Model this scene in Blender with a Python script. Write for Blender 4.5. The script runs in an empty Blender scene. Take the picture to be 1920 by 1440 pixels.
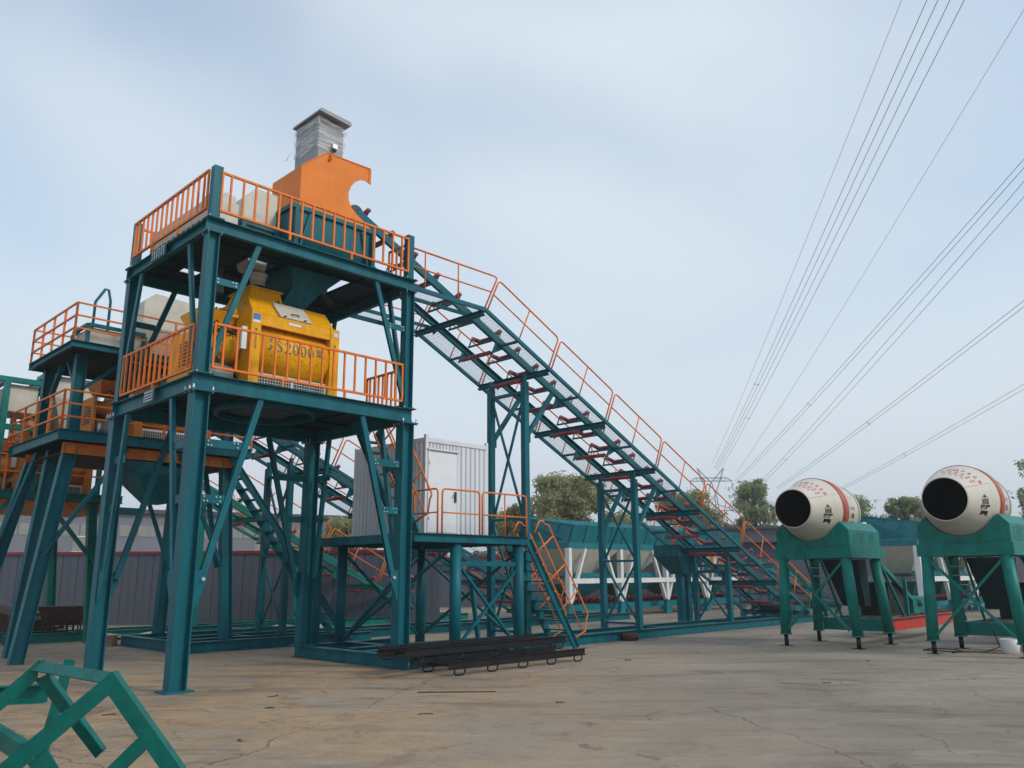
import bpy, math, random
import numpy as np
from mathutils import Vector, Matrix
random.seed(7)
D = bpy.data
sc = bpy.context.scene
COL = sc.collection
R = math.radians

# ------------------------------------------------------------------ camera
PITCH, ROLL, FPX, EYE = .2295, -.0064, 1534.3, 1.75
cp, sp, cr, sr = math.cos(PITCH), math.sin(PITCH), math.cos(ROLL), math.sin(ROLL)
fw = Vector((0, cp, sp)); up0 = Vector((0, -sp, cp)); ri0 = Vector((1, 0, 0))
cri = ri0 * cr + up0 * sr
cup = up0 * cr - ri0 * sr
cam = D.objects.new('camera', D.cameras.new('camera'))
COL.objects.link(cam)
M = Matrix((cri, cup, -fw)).transposed().to_4x4(); M.translation = (0, 0, EYE)
cam.matrix_world = M
cam.data.sensor_fit = 'HORIZONTAL'; cam.data.sensor_width = 36
cam.data.lens = 36 * FPX / 1920
cam.data.clip_start = .05; cam.data.clip_end = 3000
sc.camera = cam

# ------------------------------------------------------------------ light
SUN_EL, SUN_AZ = R(38), R(116)          # azimuth clockwise from +Y (the view direction)
sun = D.objects.new('sun', D.lights.new('sun', 'SUN')); COL.objects.link(sun)
sun.data.energy = 1.5; sun.data.angle = R(10); sun.data.color = (1, .93, .83)
sd = Vector((math.sin(SUN_AZ) * math.cos(SUN_EL), math.cos(SUN_AZ) * math.cos(SUN_EL), math.sin(SUN_EL)))
sun.rotation_euler = sd.to_track_quat('Z', 'Y').to_euler()
sun.location = (20, -10, 30)

w = D.worlds.new('World'); sc.world = w; w.use_nodes = True
nt = w.node_tree; nt.nodes.clear()
N = nt.nodes.new; L = nt.links.new
out = N('ShaderNodeOutputWorld')
sky = N('ShaderNodeTexSky'); sky.sky_type = 'NISHITA'; sky.sun_disc = False
sky.sun_elevation = SUN_EL; sky.sun_rotation = SUN_AZ
sky.air_density = 1.3; sky.dust_density = 1.0; sky.ozone_density = 2.5
b1 = N('ShaderNodeBackground'); b1.inputs[1].default_value = .15
hs = N('ShaderNodeMixRGB'); hs.blend_type = 'MULTIPLY'; hs.inputs[0].default_value = 1; hs.inputs[2].default_value = (1.12, 1.15, 1.12, 1)
L(sky.outputs[0], hs.inputs[1]); L(hs.outputs[0], b1.inputs[0])
b2 = N('ShaderNodeBackground'); b2.inputs[0].default_value = (.675, .755, .825, 1); b2.inputs[1].default_value = 1
mx = N('ShaderNodeMixShader')
tc = N('ShaderNodeTexCoord'); mp = N('ShaderNodeMapping'); mp.inputs['Scale'].default_value = (1.0, 1.0, 2.2)
mp.inputs['Location'].default_value = (.35, .1, .0)
nz = N('ShaderNodeTexNoise'); nz.inputs['Scale'].default_value = 1.3; nz.inputs['Detail'].default_value = 3; nz.inputs['Roughness'].default_value = .38
nz.inputs['Distortion'].default_value = .5
L(tc.outputs['Generated'], mp.inputs[0]); L(mp.outputs[0], nz.inputs[0])
rp = N('ShaderNodeMapRange'); rp.interpolation_type = 'SMOOTHSTEP'
for i, v in zip((1, 2, 3, 4), (.36, .76, .36, .97)): rp.inputs[i].default_value = v
L(nz.outputs['Fac'], rp.inputs[0])
sx = N('ShaderNodeSeparateXYZ'); L(tc.outputs['Generated'], sx.inputs[0])
hz = N('ShaderNodeMapRange'); hz.interpolation_type = 'SMOOTHSTEP'
for i, v in zip((1, 2, 3, 4), (.12, .62, 1, 0)): hz.inputs[i].default_value = v
L(sx.outputs['Z'], hz.inputs[0])
ma = N('ShaderNodeMath'); ma.operation = 'MAXIMUM'
L(rp.outputs[0], ma.inputs[0]); L(hz.outputs[0], ma.inputs[1])
L(ma.outputs[0], mx.inputs[0]); L(b1.outputs[0], mx.inputs[1]); L(b2.outputs[0], mx.inputs[2]); L(mx.outputs[0], out.inputs[0])

sc.view_settings.view_transform = 'Standard'; sc.view_settings.look = 'None'
sc.view_settings.exposure = .18; sc.view_settings.gamma = 1; sc.view_settings.use_curve_mapping = False

# ------------------------------------------------------------------ materials
def mat(name, col, rough=.45, metal=0, var=.12, scale=3., bump=.0, bscale=60., dirt=None, damt=.0, spec=.5, streak=False):
    m = D.materials.new(name); m.use_nodes = True
    t = m.node_tree; p = t.nodes['Principled BSDF']
    p.inputs['Roughness'].default_value = rough; p.inputs['Metallic'].default_value = metal
    p.inputs['Specular IOR Level'].default_value = spec
    co = t.nodes.new('ShaderNodeTexCoord')
    n1 = t.nodes.new('ShaderNodeTexNoise'); n1.inputs['Scale'].default_value = scale; n1.inputs['Detail'].default_value = 6; n1.inputs['Roughness'].default_value = .65
    src = co.outputs['Object']
    if streak:
        ms = t.nodes.new('ShaderNodeMapping'); ms.inputs['Scale'].default_value = (1, 1, .12)
        t.links.new(src, ms.inputs[0]); src = ms.outputs[0]
    t.links.new(src, n1.inputs[0])
    mr = t.nodes.new('ShaderNodeMapRange')
    for i, v in zip((1, 2, 3, 4), (.3, .7, 1 - var, 1 + var)): mr.inputs[i].default_value = v
    t.links.new(n1.outputs['Fac'], mr.inputs[0])
    mu = t.nodes.new('ShaderNodeMixRGB'); mu.blend_type = 'MULTIPLY'; mu.inputs[0].default_value = 1
    mu.inputs[1].default_value = (*col, 1); t.links.new(mr.outputs[0], mu.inputs[2])
    last = mu.outputs[0]
    if damt:
        n2 = t.nodes.new('ShaderNodeTexNoise'); n2.inputs['Scale'].default_value = scale * 2.3; n2.inputs['Detail'].default_value = 8; n2.inputs['Roughness'].default_value = .7
        t.links.new(src, n2.inputs[0])
        r2 = t.nodes.new('ShaderNodeMapRange'); r2.interpolation_type = 'SMOOTHSTEP'
        for i, v in zip((1, 2, 3, 4), (.48, .72, 0, damt)): r2.inputs[i].default_value = v
        t.links.new(n2.outputs['Fac'], r2.inputs[0])
        m2 = t.nodes.new('ShaderNodeMixRGB'); m2.inputs[2].default_value = (*(dirt or (.3, .26, .2)), 1)
        t.links.new(r2.outputs[0], m2.inputs[0]); t.links.new(last, m2.inputs[1]); last = m2.outputs[0]
        rr = t.nodes.new('ShaderNodeMapRange')
        for i, v in zip((1, 2, 3, 4), (0, 1, rough, min(1, rough + .35))): rr.inputs[i].default_value = v
        t.links.new(r2.outputs[0], rr.inputs[0]); t.links.new(rr.outputs[0], p.inputs['Roughness'])
    t.links.new(last, p.inputs['Base Color'])
    if bump:
        n3 = t.nodes.new('ShaderNodeTexNoise'); n3.inputs['Scale'].default_value = bscale; n3.inputs['Detail'].default_value = 4
        t.links.new(co.outputs['Object'], n3.inputs[0])
        bp = t.nodes.new('ShaderNodeBump'); bp.inputs['Strength'].default_value = bump; bp.inputs['Distance'].default_value = .01
        t.links.new(n3.outputs['Fac'], bp.inputs['Height']); t.links.new(bp.outputs[0], p.inputs['Normal'])
    return m
dust = (.27, .25, .21)
TEAL = mat('teal_paint', (.0006, .110, .142), .42, var=.30, scale=3.2, bump=.15, bscale=30, dirt=(.03, .085, .085), damt=.35, spec=.22, streak=True)
TEALSHADE = mat('shade_darkened_teal', (.004, .030, .036), .6, var=.3, scale=2.5, dirt=(.06, .05, .04), damt=.3, spec=.2)  # teal darkened so the shade under the decks is in the colour
TEALB = mat('blue_teal_paint', (.002, .16, .19), .42, var=.2, scale=2.5, bump=.1, bscale=25, dirt=dust, damt=.12, spec=.35)
GREEN = mat('green_teal_paint', (.0006, .165, .135), .42, var=.28, scale=4, bump=.18, bscale=22, dirt=(.05, .12, .10), damt=.3, spec=.22)
GREENF = mat('dark_green_teal_paint', (.0006, .125, .102), .42, var=.28, scale=5, bump=.2, bscale=35, dirt=(.05, .10, .085), damt=.3, spec=.22)
ORANGE = mat('orange_paint', (.76, .185, .022), .45, var=.18, scale=5, dirt=(.3, .12, .05), damt=.2, spec=.2)
ORANGEH = mat('orange_sheet', (.76, .205, .022), .42, var=.12, scale=1.4, bump=.15, bscale=4, dirt=(.5, .17, .03), damt=.3, spec=.18)
ORANGEM = mat('orange_machine', (.66, .20, .012), .45, var=.25, scale=3, dirt=(.2, .14, .08), damt=.3)
YELLOW = mat('yellow_machine', (.80, .37, .002), .42, var=.18, scale=3.5, bump=.12, bscale=12, dirt=(.42, .22, .02), damt=.35, spec=.2)
BEIGE = mat('beige_paint', (.55, .52, .44), .5, var=.1, scale=2, dirt=dust, damt=.3)
WHITE = mat('white_paint', (.72, .72, .69), .45, var=.08, scale=2, dirt=dust, damt=.25)
CABIN = mat('white_cladding', (.66, .68, .71), .42, var=.07, scale=1.5, dirt=(.4, .4, .38), damt=.25, streak=True)
CABD = mat('white_door', (.74, .76, .78), .4, var=.05, scale=1.2, dirt=(.4, .4, .38), damt=.15)
GREYB = mat('grey_sheet', (.24, .26, .28), .45, var=.1, scale=2, dirt=dust, damt=.15)
RED = mat('red_roller', (.25, .018, .025), .35, var=.2, scale=5, dirt=dust, damt=.25)
REDP = mat('red_primer', (.52, .035, .02), .5, var=.18, scale=3, dirt=dust, damt=.2)
BLACK = mat('black_steel', (.009, .009, .0105), .45, var=.3, scale=4, bump=.15, bscale=30, dirt=(.06, .05, .045), damt=.15, spec=.3)
DARK = mat('dark_machine', (.03, .035, .04), .5, var=.25, scale=4)
GALV = mat('galvanised', (.5, .52, .53), .38, metal=.7, var=.15, scale=8)
GRATE = mat('galvanised_grating', (.42, .44, .46), .5, metal=.2, var=.15, scale=6)
PANEL = mat('dark_grey_cladding', (.078, .088, .112), .42, var=.12, scale=.8, dirt=(.2, .18, .16), damt=.22, streak=True)
MAROON = mat('maroon_trim', (.20, .012, .035), .45, var=.15, scale=2)
WALLG = mat('grey_cladding', (.165, .172, .20), .5, var=.08, scale=.5, dirt=(.24, .23, .22), damt=.2)
LIGHTP = mat('frosted_panel', (.25, .25, .235), .45, var=.15, scale=.9)
LIGHTW = mat('pale_frame', (.62, .62, .58), .5)
RUST = mat('rusty_steel', (.06, .026, .016), .85, var=.4, scale=7, bump=.4, bscale=40, dirt=(.05, .03, .02), damt=.6)
RUBBER = mat('rubber', (.016, .016, .017), .8)
WOOD = mat('old_wood', (.17, .115, .07), .85, var=.3, scale=8, bump=.3)
SHEET = mat('pale_sheet', (.5, .52, .5), .5, var=.2, scale=3, dirt=(.3, .25, .2), damt=.5)
BLUE = mat('blue_sticker', (.03, .16, .5), .4)
INKB = mat('black_ink', (.015, .015, .017), .5)
INKR = mat('red_ink', (.6, .03, .03), .5)
INKG = mat('grey_ink', (.07, .065, .055), .5)
DRUMW = mat('cream_paint', (.60, .555, .46), .34, var=.06, scale=1.5, bump=.08, bscale=6, dirt=(.42, .38, .30), damt=.35, streak=True)
DRUMR = mat('brick_red_band', (.42, .065, .03), .45, var=.2, scale=5)
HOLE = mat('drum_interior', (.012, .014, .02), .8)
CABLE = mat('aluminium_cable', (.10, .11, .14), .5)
PYL = mat('hazed_pylon_steel', (.27, .295, .33), .6)  # steel grey lightened, distance haze painted into the colour
BARK = mat('bark', (.10, .085, .065), .9, var=.3, scale=6, bump=.6, bscale=20)
ROOF = mat('dark_roof', (.06, .062, .07), .6, var=.15, scale=1)
DSHED = mat('shed_wall', (.055, .06, .065), .6, var=.2, scale=.7)

def foliage(name, c1, c2):
    m = D.materials.new(name); m.use_nodes = True; t = m.node_tree; p = t.nodes['Principled BSDF']
    g = t.nodes.new('ShaderNodeNewGeometry'); r = t.nodes.new('ShaderNodeValToRGB')
    r.color_ramp.elements[0].color = (*c1, 1); r.color_ramp.elements[1].color = (*c2, 1)
    co = t.nodes.new('ShaderNodeTexCoord'); n = t.nodes.new('ShaderNodeTexNoise'); n.inputs['Scale'].default_value = .7
    t.links.new(co.outputs['Object'], n.inputs[0])
    a = t.nodes.new('ShaderNodeMath'); a.operation = 'MULTIPLY_ADD'; a.inputs[1].default_value = .5
    t.links.new(g.outputs['Random Per Island'], a.inputs[0])
    a2 = t.nodes.new('ShaderNodeMath'); a2.operation = 'MULTIPLY_ADD'; a2.inputs[1].default_value = 1.3; a2.inputs[2].default_value = -.4
    t.links.new(n.outputs['Fac'], a2.inputs[0]); t.links.new(a2.outputs[0], a.inputs[2])
    t.links.new(a.outputs[0], r.inputs[0]); t.links.new(r.outputs[0], p.inputs['Base Color'])
    p.inputs['Roughness'].default_value = .55
    tr = t.nodes.new('ShaderNodeBsdfTranslucent'); t.links.new(r.outputs[0], tr.inputs[0])
    ms = t.nodes.new('ShaderNodeMixShader'); ms.inputs[0].default_value = .5
    t.links.new(p.outputs[0], ms.inputs[1]); t.links.new(tr.outputs[0], ms.inputs[2]); t.links.new(ms.outputs[0], t.nodes['Material Output'].inputs[0])
    return m
LEAF1 = foliage('willow_leaves', (.20, .21, .085), (.50, .48, .24))
LEAF2 = foliage('poplar_leaves', (.18, .22, .10), (.44, .48, .26))

def film_mat():
    m = D.materials.new('plastic_film'); m.use_nodes = True; t = m.node_tree; p = t.nodes['Principled BSDF']
    p.inputs['Base Color'].default_value = (.8, .8, .78, 1); p.inputs['Roughness'].default_value = .22
    co = t.nodes.new('ShaderNodeTexCoord'); mp = t.nodes.new('ShaderNodeMapping'); mp.inputs['Scale'].default_value = (1.6, 1.6, 13); mp.inputs['Rotation'].default_value = (.3, .35, 0)
    n = t.nodes.new('ShaderNodeTexNoise'); n.inputs['Scale'].default_value = 1; n.inputs['Detail'].default_value = 5; n.inputs['Distortion'].default_value = .8
    t.links.new(co.outputs['Object'], mp.inputs[0]); t.links.new(mp.outputs[0], n.inputs[0])
    r = t.nodes.new('ShaderNodeMapRange')
    for i, v in zip((1, 2, 3, 4), (.42, .70, .06, .6)): r.inputs[i].default_value = v
    t.links.new(n.outputs['Fac'], r.inputs[0]); t.links.new(r.outputs[0], p.inputs['Alpha'])
    b = t.nodes.new('ShaderNodeBump'); b.inputs['Strength'].default_value = .35; b.inputs['Distance'].default_value = .015
    t.links.new(n.outputs['Fac'], b.inputs['Height']); t.links.new(b.outputs[0], p.inputs['Normal'])
    return m
FILM = film_mat()

def ground_mat():
    m = D.materials.new('worn_concrete'); m.use_nodes = True; t = m.node_tree; p = t.nodes['Principled BSDF']
    n_ = t.nodes.new; l = t.links.new
    co = n_('ShaderNodeTexCoord')
    def noise(s, d=6, r=.6, dist=0., sc3=None):
        n = n_('ShaderNodeTexNoise'); n.inputs['Scale'].default_value = s; n.inputs['Detail'].default_value = d; n.inputs['Roughness'].default_value = r; n.inputs['Distortion'].default_value = dist
        if sc3:
            k = n_('ShaderNodeMapping'); k.inputs['Scale'].default_value = sc3; k.inputs['Rotation'].default_value = (0, 0, .35); l(co.outputs['Object'], k.inputs[0]); l(k.outputs[0], n.inputs[0])
        else: l(co.outputs['Object'], n.inputs[0])
        return n.outputs['Fac']
    def rng(x, a, b, c=0., d=1.):
        r = n_('ShaderNodeMapRange'); r.interpolation_type = 'SMOOTHSTEP'
        for i, v in zip((1, 2, 3, 4), (a, b, c, d)): r.inputs[i].default_value = v
        l(x, r.inputs[0]); return r.outputs[0]
    def mixc(f, a, b, mode='MIX'):
        x = n_('ShaderNodeMixRGB'); x.blend_type = mode
        for s, v in ((x.inputs[0], f), (x.inputs[1], a), (x.inputs[2], b)):
            if isinstance(v, tuple): s.default_value = (*v, 1)
            elif isinstance(v, (int, float)): s.default_value = v
            else: l(v, s)
        return x.outputs[0]
    def mth(op, a, b):
        x = n_('ShaderNodeMath'); x.operation = op
        for s, v in zip(x.inputs, (a, b)):
            if isinstance(v, (int, float)): s.default_value = v
            else: l(v, s)
        return x.outputs[0]
    base = mixc(rng(noise(.16, 5, .55, .6), .35, .65), (.225, .184, .137), (.325, .272, .208))
    # rusty-brown soil tracked over the yard on the left
    xyz = n_('ShaderNodeSeparateXYZ'); l(co.outputs['Object'], xyz.inputs[0])
    side = rng(mth('ADD', xyz.outputs['X'], mth('MULTIPLY', xyz.outputs['Y'], -.10)), -5.0, 4.0, 1, 0)
    side = mth('MULTIPLY', side, rng(xyz.outputs['Y'], 15, 24, 1, .3))
    soil = mth('MULTIPLY', side, rng(noise(.55, 9, .68, .8), .30, .62))
    base = mixc(mth('MULTIPLY', soil, .72), base, (.44, .275, .135))
    base = mixc(mth('MULTIPLY', mth('MULTIPLY', side, rng(noise(1.1, 9, .75, 1.5), .50, .66)), .65), base, (.20, .105, .05))
    base = mixc(mth('MULTIPLY', rng(noise(.8, 10, .74, 1.2, (.35, 1.3, 1)), .47, .66), .62), base, (.115, .09, .066))
    base = mixc(mth('MULTIPLY', rng(noise(1.9, 10, .76, .6, (.35, 1.0, 1)), .50, .72), .55), base, (.42, .36, .285))
    base = mixc(mth('MULTIPLY', rng(noise(.5, 10, .78, 2.5), .56, .64), .6), base, (.095, .078, .06))
    base = mixc(mth('MULTIPLY', rng(noise(5.5, 8, .8, .8), .52, .72), .45), base, (.12, .10, .082))
    base = mixc(mth('MULTIPLY', rng(noise(9, 8, .8, .3), .55, .75), .35), base, (.46, .42, .36))
    base = mixc(mth('MULTIPLY', rng(noise(26, 8, .85), .50, .66), .42), base, (.10, .082, .065))
    base = mixc(mth('MULTIPLY', rng(noise(33, 8, .85, .2), .54, .68), .40), base, (.48, .41, .32))
    # hairline cracks
    def cracks(s, wd, seed):
        k = n_('ShaderNodeMapping'); k.inputs['Location'].default_value = (seed, seed * .7, 0)
        nn = n_('ShaderNodeTexNoise'); nn.inputs['Scale'].default_value = .9; nn.inputs['Detail'].default_value = 9; nn.inputs['Roughness'].default_value = .68
        l(co.outputs['Object'], nn.inputs[0])
        va = n_('ShaderNodeVectorMath'); va.operation = 'MULTIPLY_ADD'; va.inputs[1].default_value = (.8, .8, 0)
        l(nn.outputs['Color'], va.inputs[0]); l(co.outputs['Object'], va.inputs[2]); l(va.outputs[0], k.inputs[0])
        v = n_('ShaderNodeTexVoronoi'); v.voronoi_dimensions = '2D'; v.feature = 'DISTANCE_TO_EDGE'; v.inputs['Scale'].default_value = s
        l(k.outputs[0], v.inputs['Vector'])
        return rng(v.outputs['Distance'], 0, wd, 1, 0)
    c1 = mth('MULTIPLY', cracks(.17, .0034, 3.1), rng(noise(.3, 3), .36, .50))
    c2 = mth('MULTIPLY', cracks(.75, .010, 8.7), rng(noise(.25, 3, .5, 0), .50, .60))
    cr_ = mth('MAXIMUM', mth('MULTIPLY', c1, .8), mth('MULTIPLY', c2, .6))
    scr = mth('MULTIPLY', rng(noise(2.2, 4, .5, .3, (.12, 5.0, 1)), .66, .72), rng(noise(.35, 3), .5, .62))
    base = mixc(mth('MULTIPLY', scr, .5), base, (.55, .50, .42))
    base = mixc(mth('MULTIPLY', cr_, .72), base, (.05, .042, .035))
    l(base, p.inputs['Base Color'])
    l(rng(noise(1.2, 6), .3, .7, .62, .88), p.inputs['Roughness'])
    h = mth('ADD', mth('MULTIPLY', noise(35, 6, .7), .5), mth('ADD', mth('MULTIPLY', noise(3, 8, .7), .8), mth('MULTIPLY', cr_, -1.2)))
    b = n_('ShaderNodeBump'); b.inputs['Strength'].default_value = .55; b.inputs['Distance'].default_value = .02
    l(h, b.inputs['Height']); l(b.outputs[0], p.inputs['Normal'])
    p.inputs['Specular IOR Level'].default_value = .3
    return m
CONC = ground_mat()

# ------------------------------------------------------------------ mesh tools
# Plant frame: s runs along the conveyors (to the right and away), t to the left and away, z up.
YAW = .7732
AX, AY = -5.308, 13.329
ANG = math.pi / 2 - YAW
US, UC = math.sin(YAW), math.cos(YAW)
def W(s, t, z=0): return (AX + s * US - t * UC, AY + s * UC + t * US, z)
OFF = {}
V3 = Vector

def frame(p, q, up):
    d = (V3(q) - V3(p)).normalized(); u = V3(up)
    if abs(d.dot(u.normalized())) > .999: u = V3((1, 0, 0)) if abs(d.x) < .9 else V3((0, 1, 0))
    a = d.cross(u).normalized(); b = a.cross(d).normalized()
    return d, a, b
def Hs(w, h, tf=.016, tw=.012):
    w /= 2; h /= 2; k = tw / 2
    return [(-w, -h), (w, -h), (w, -h + tf), (k, -h + tf), (k, h - tf), (w, h - tf), (w, h), (-w, h), (-w, h - tf), (-k, h - tf), (-k, -h + tf), (-w, -h + tf)]
def Cs(w, h, t=.012):
    w /= 2; h /= 2
    return [(-w, -h), (w, -h), (w, -h + t), (-w + t, -h + t), (-w + t, h - t), (w, h - t), (w, h), (-w, h)]
def Ls(w, t=.01):
    return [(0, 0), (w, 0), (w, t), (t, t), (t, w), (0, w)]
def Rs(w, h): return [(-w / 2, -h / 2), (w / 2, -h / 2), (w / 2, h / 2), (-w / 2, h / 2)]

class MB:
    def __init__(s): s.v = []; s.f = []; s.sm = []
    def add(s, vs, fs, smooth=False):
        n = len(s.v); s.v += [tuple(v) for v in vs]
        for f in fs: s.f.append(tuple(i + n for i in f)); s.sm.append(smooth)
        return s
    def box(s, x0, x1, y0, y1, z0, z1):
        return s.add([(x0, y0, z0), (x1, y0, z0), (x1, y1, z0), (x0, y1, z0), (x0, y0, z1), (x1, y0, z1), (x1, y1, z1), (x0, y1, z1)],
                     [(3, 2, 1, 0), (4, 5, 6, 7), (0, 1, 5, 4), (1, 2, 6, 5), (2, 3, 7, 6), (3, 0, 4, 7)])
    def sec(s, p, q, prof, up=(0, 0, 1)):
        d, a, b = frame(p, q, up); n = len(prof); p = V3(p); q = V3(q)
        vs = [p + a * x + b * y for x, y in prof] + [q + a * x + b * y for x, y in prof]
        ar = sum(prof[i][0] * prof[(i + 1) % n][1] - prof[(i + 1) % n][0] * prof[i][1] for i in range(n))
        fs = [(i, (i + 1) % n, n + (i + 1) % n, n + i) for i in range(n)] + [tuple(range(n - 1, -1, -1)), tuple(range(n, 2 * n))]
        # a x b = -d, so flip when the profile runs counter-clockwise
        if ar > 0: fs = [tuple(reversed(f)) for f in fs]
        return s.add(vs, fs)
    def bar(s, p, q, w, h=None, up=(0, 0, 1)): return s.sec(p, q, Rs(w, h or w), up)
    def tube(s, pts, r, n=8, caps=True):
        pts = [V3(p) for p in pts]; rs = r if isinstance(r, (list, tuple)) else [r] * len(pts)
        base = len(s.v); ref = None; k = len(pts)
        for i, p in enumerate(pts):
            d = (pts[min(i + 1, k - 1)] - pts[max(i - 1, 0)]).normalized()
            if ref is None:
                ref = d.cross(V3((0, 0, 1)) if abs(d.z) < .95 else V3((1, 0, 0))).normalized()
            a = (ref - d * ref.dot(d)).normalized(); ref = a; b = d.cross(a)
            for j in range(n):
                t = 2 * math.pi * j / n; s.v.append(tuple(p + (a * math.cos(t) + b * math.sin(t)) * rs[i]))
        for i in range(k - 1):
            for j in range(n):
                s.f.append((base + i * n + j, base + i * n + (j + 1) % n, base + (i + 1) * n + (j + 1) % n, base + (i + 1) * n + j)); s.sm.append(n > 5)
        if caps:
            s.f.append(tuple(base + j for j in range(n - 1, -1, -1))); s.sm.append(False)
            s.f.append(tuple(base + (k - 1) * n + j for j in range(n))); s.sm.append(False)
        return s
    def prism(s, poly, ax, a0, a1):
        # poly in the two other axes (cyclic order), extruded along axis ax
        n = len(poly); def3 = []
        for a in (a0, a1):
            for x, y in poly:
                if ax == 0: def3.append((a, x, y))
                elif ax == 1: def3.append((x, a, y))
                else: def3.append((x, y, a))
        fs = [(i, (i + 1) % n, n + (i + 1) % n, n + i) for i in range(n)] + [tuple(range(n - 1, -1, -1)), tuple(range(n, 2 * n))]
        ar = sum(poly[i][0] * poly[(i + 1) % n][1] - poly[(i + 1) % n][0] * poly[i][1] for i in range(n))
        flip = (ar < 0) ^ (ax == 1) ^ (a1 < a0)
        if flip: fs = [tuple(reversed(f)) for f in fs]
        return s.add(def3, fs)
    def lathe(s, prof, c, ax, n=32, a0=0., a1=2 * math.pi, caps=True):
        # prof: (position along axis, radius)
        base = len(s.v); full = abs(a1 - a0 - 2 * math.pi) < 1e-6; m = n if full else n + 1
        for u, r in prof:
            for j in range(m):
                t = a0 + (a1 - a0) * j / n; x, y = r * math.cos(t), r * math.sin(t)
                if ax == 0: s.v.append((c[0] + u, c[1] + x, c[2] + y))
                elif ax == 1: s.v.append((c[0] + y, c[1] + u, c[2] + x))
                else: s.v.append((c[0] + x, c[1] + y, c[2] + u))
        k = len(prof)
        for i in range(k - 1):
            for j in range(n):
                j2 = (j + 1) % m
                s.f.append((base + i * m + j, base + i * m + j2, base + (i + 1) * m + j2, base + (i + 1) * m + j)); s.sm.append(True)
        if caps:
            for i, rev in ((0, True), (k - 1, False)):
                if prof[i][1] > 1e-4:
                    idx = [base + i * m + j for j in range(m)]
                    s.f.append(tuple(reversed(idx)) if rev else tuple(idx)); s.sm.append(False)
        return s
    def frustum(s, r0, z0, r1, z1, open_top=False):
        (a, b, c, d), (e, f, g, h) = r0, r1       # (s0,s1,t0,t1) at z0 and z1
        vs = [(a, c, z0), (b, c, z0), (b, d, z0), (a, d, z0), (e, g, z1), (f, g, z1), (f, h, z1), (e, h, z1)]
        fs = [(0, 1, 5, 4), (1, 2, 6, 5), (2, 3, 7, 6), (3, 0, 4, 7), (3, 2, 1, 0)]
        if not open_top: fs.append((4, 5, 6, 7))
        return s.add(vs, fs)
    def mesh(s, name, off=(0, 0, 0)):
        me = D.meshes.new(name)
        v = [(x - off[0], y - off[1], z - off[2]) for x, y, z in s.v]
        me.from_pydata(v, [], s.f); me.polygons.foreach_set('use_smooth', s.sm); me.update()
        return me

def thing(name, label, cat, loc=(0, 0, 0), group=None, plant=True, rot=0.):
    o = D.objects.new(name, None); COL.objects.link(o); o.empty_display_size = .3
    if plant: o.location = W(*loc); o.rotation_euler = (0, 0, ANG)
    else: o.location = loc; o.rotation_euler = (0, 0, rot)
    OFF[o.name] = tuple(loc) if plant else (0, 0, 0)
    o['label'] = label; o['category'] = cat
    if group: o['group'] = group
    return o
def P(mb, name, m, par, kind=None, label=None):
    off = OFF[par.name]
    o = D.objects.new(name, mb.mesh(name, off)); COL.objects.link(o); o.parent = par
    o.data.materials.append(m); OFF[o.name] = off
    if kind: o['kind'] = kind
    if label: o['label'] = label
    return o
def again(o, d):
    c = o.copy(); COL.objects.link(c); c.location = V3(o.location) + V3(d); OFF[c.name] = OFF[o.name]
    return c
def solo(mb, name, m, label, cat, loc=(0, 0, 0), group=None, plant=True, kind=None):
    off = loc if plant else (0, 0, 0)
    o = D.objects.new(name, mb.mesh(name, off)); COL.objects.link(o); o.data.materials.append(m)
    if plant: o.location = W(*loc); o.rotation_euler = (0, 0, ANG)
    else: o.location = loc
    OFF[o.name] = off
    if kind: o['kind'] = kind
    else:
        o['label'] = label; o['category'] = cat
        if group: o['group'] = group
    return o
def copy_tree(o, par=None, loc=None, label=None):
    c = o.copy(); COL.objects.link(c)
    if par: c.parent = par
    if loc: c.location = loc
    if label: c['label'] = label
    for ch in list(o.children): copy_tree(ch, c)
    return c
def structure(mb, name, m):
    o = D.objects.new(name, mb.mesh(name)); COL.objects.link(o); o.data.materials.append(m); o['kind'] = 'structure'; return o

def text_geo(txt, size=1., bold=0., shear=0.):
    cu = D.curves.new('lettering', 'FONT'); cu.body = txt; cu.size = size; cu.align_x = 'CENTER'; cu.align_y = 'CENTER'; cu.offset = bold; cu.shear = shear
    cu.resolution_u = 2
    o = D.objects.new('lettering', cu); COL.objects.link(o)
    dg = bpy.context.evaluated_depsgraph_get(); dg.update()
    me = D.meshes.new_from_object(o.evaluated_get(dg))
    vs = [tuple(v.co) for v in me.vertices]; fs = [tuple(p.vertices) for p in me.polygons]
    D.objects.remove(o); D.curves.remove(cu); D.meshes.remove(me)
    return vs, fs
def put_text(mb, geo, fn):
    vs, fs = geo; return mb.add([fn(x, y) for x, y, z in vs], fs)

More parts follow.
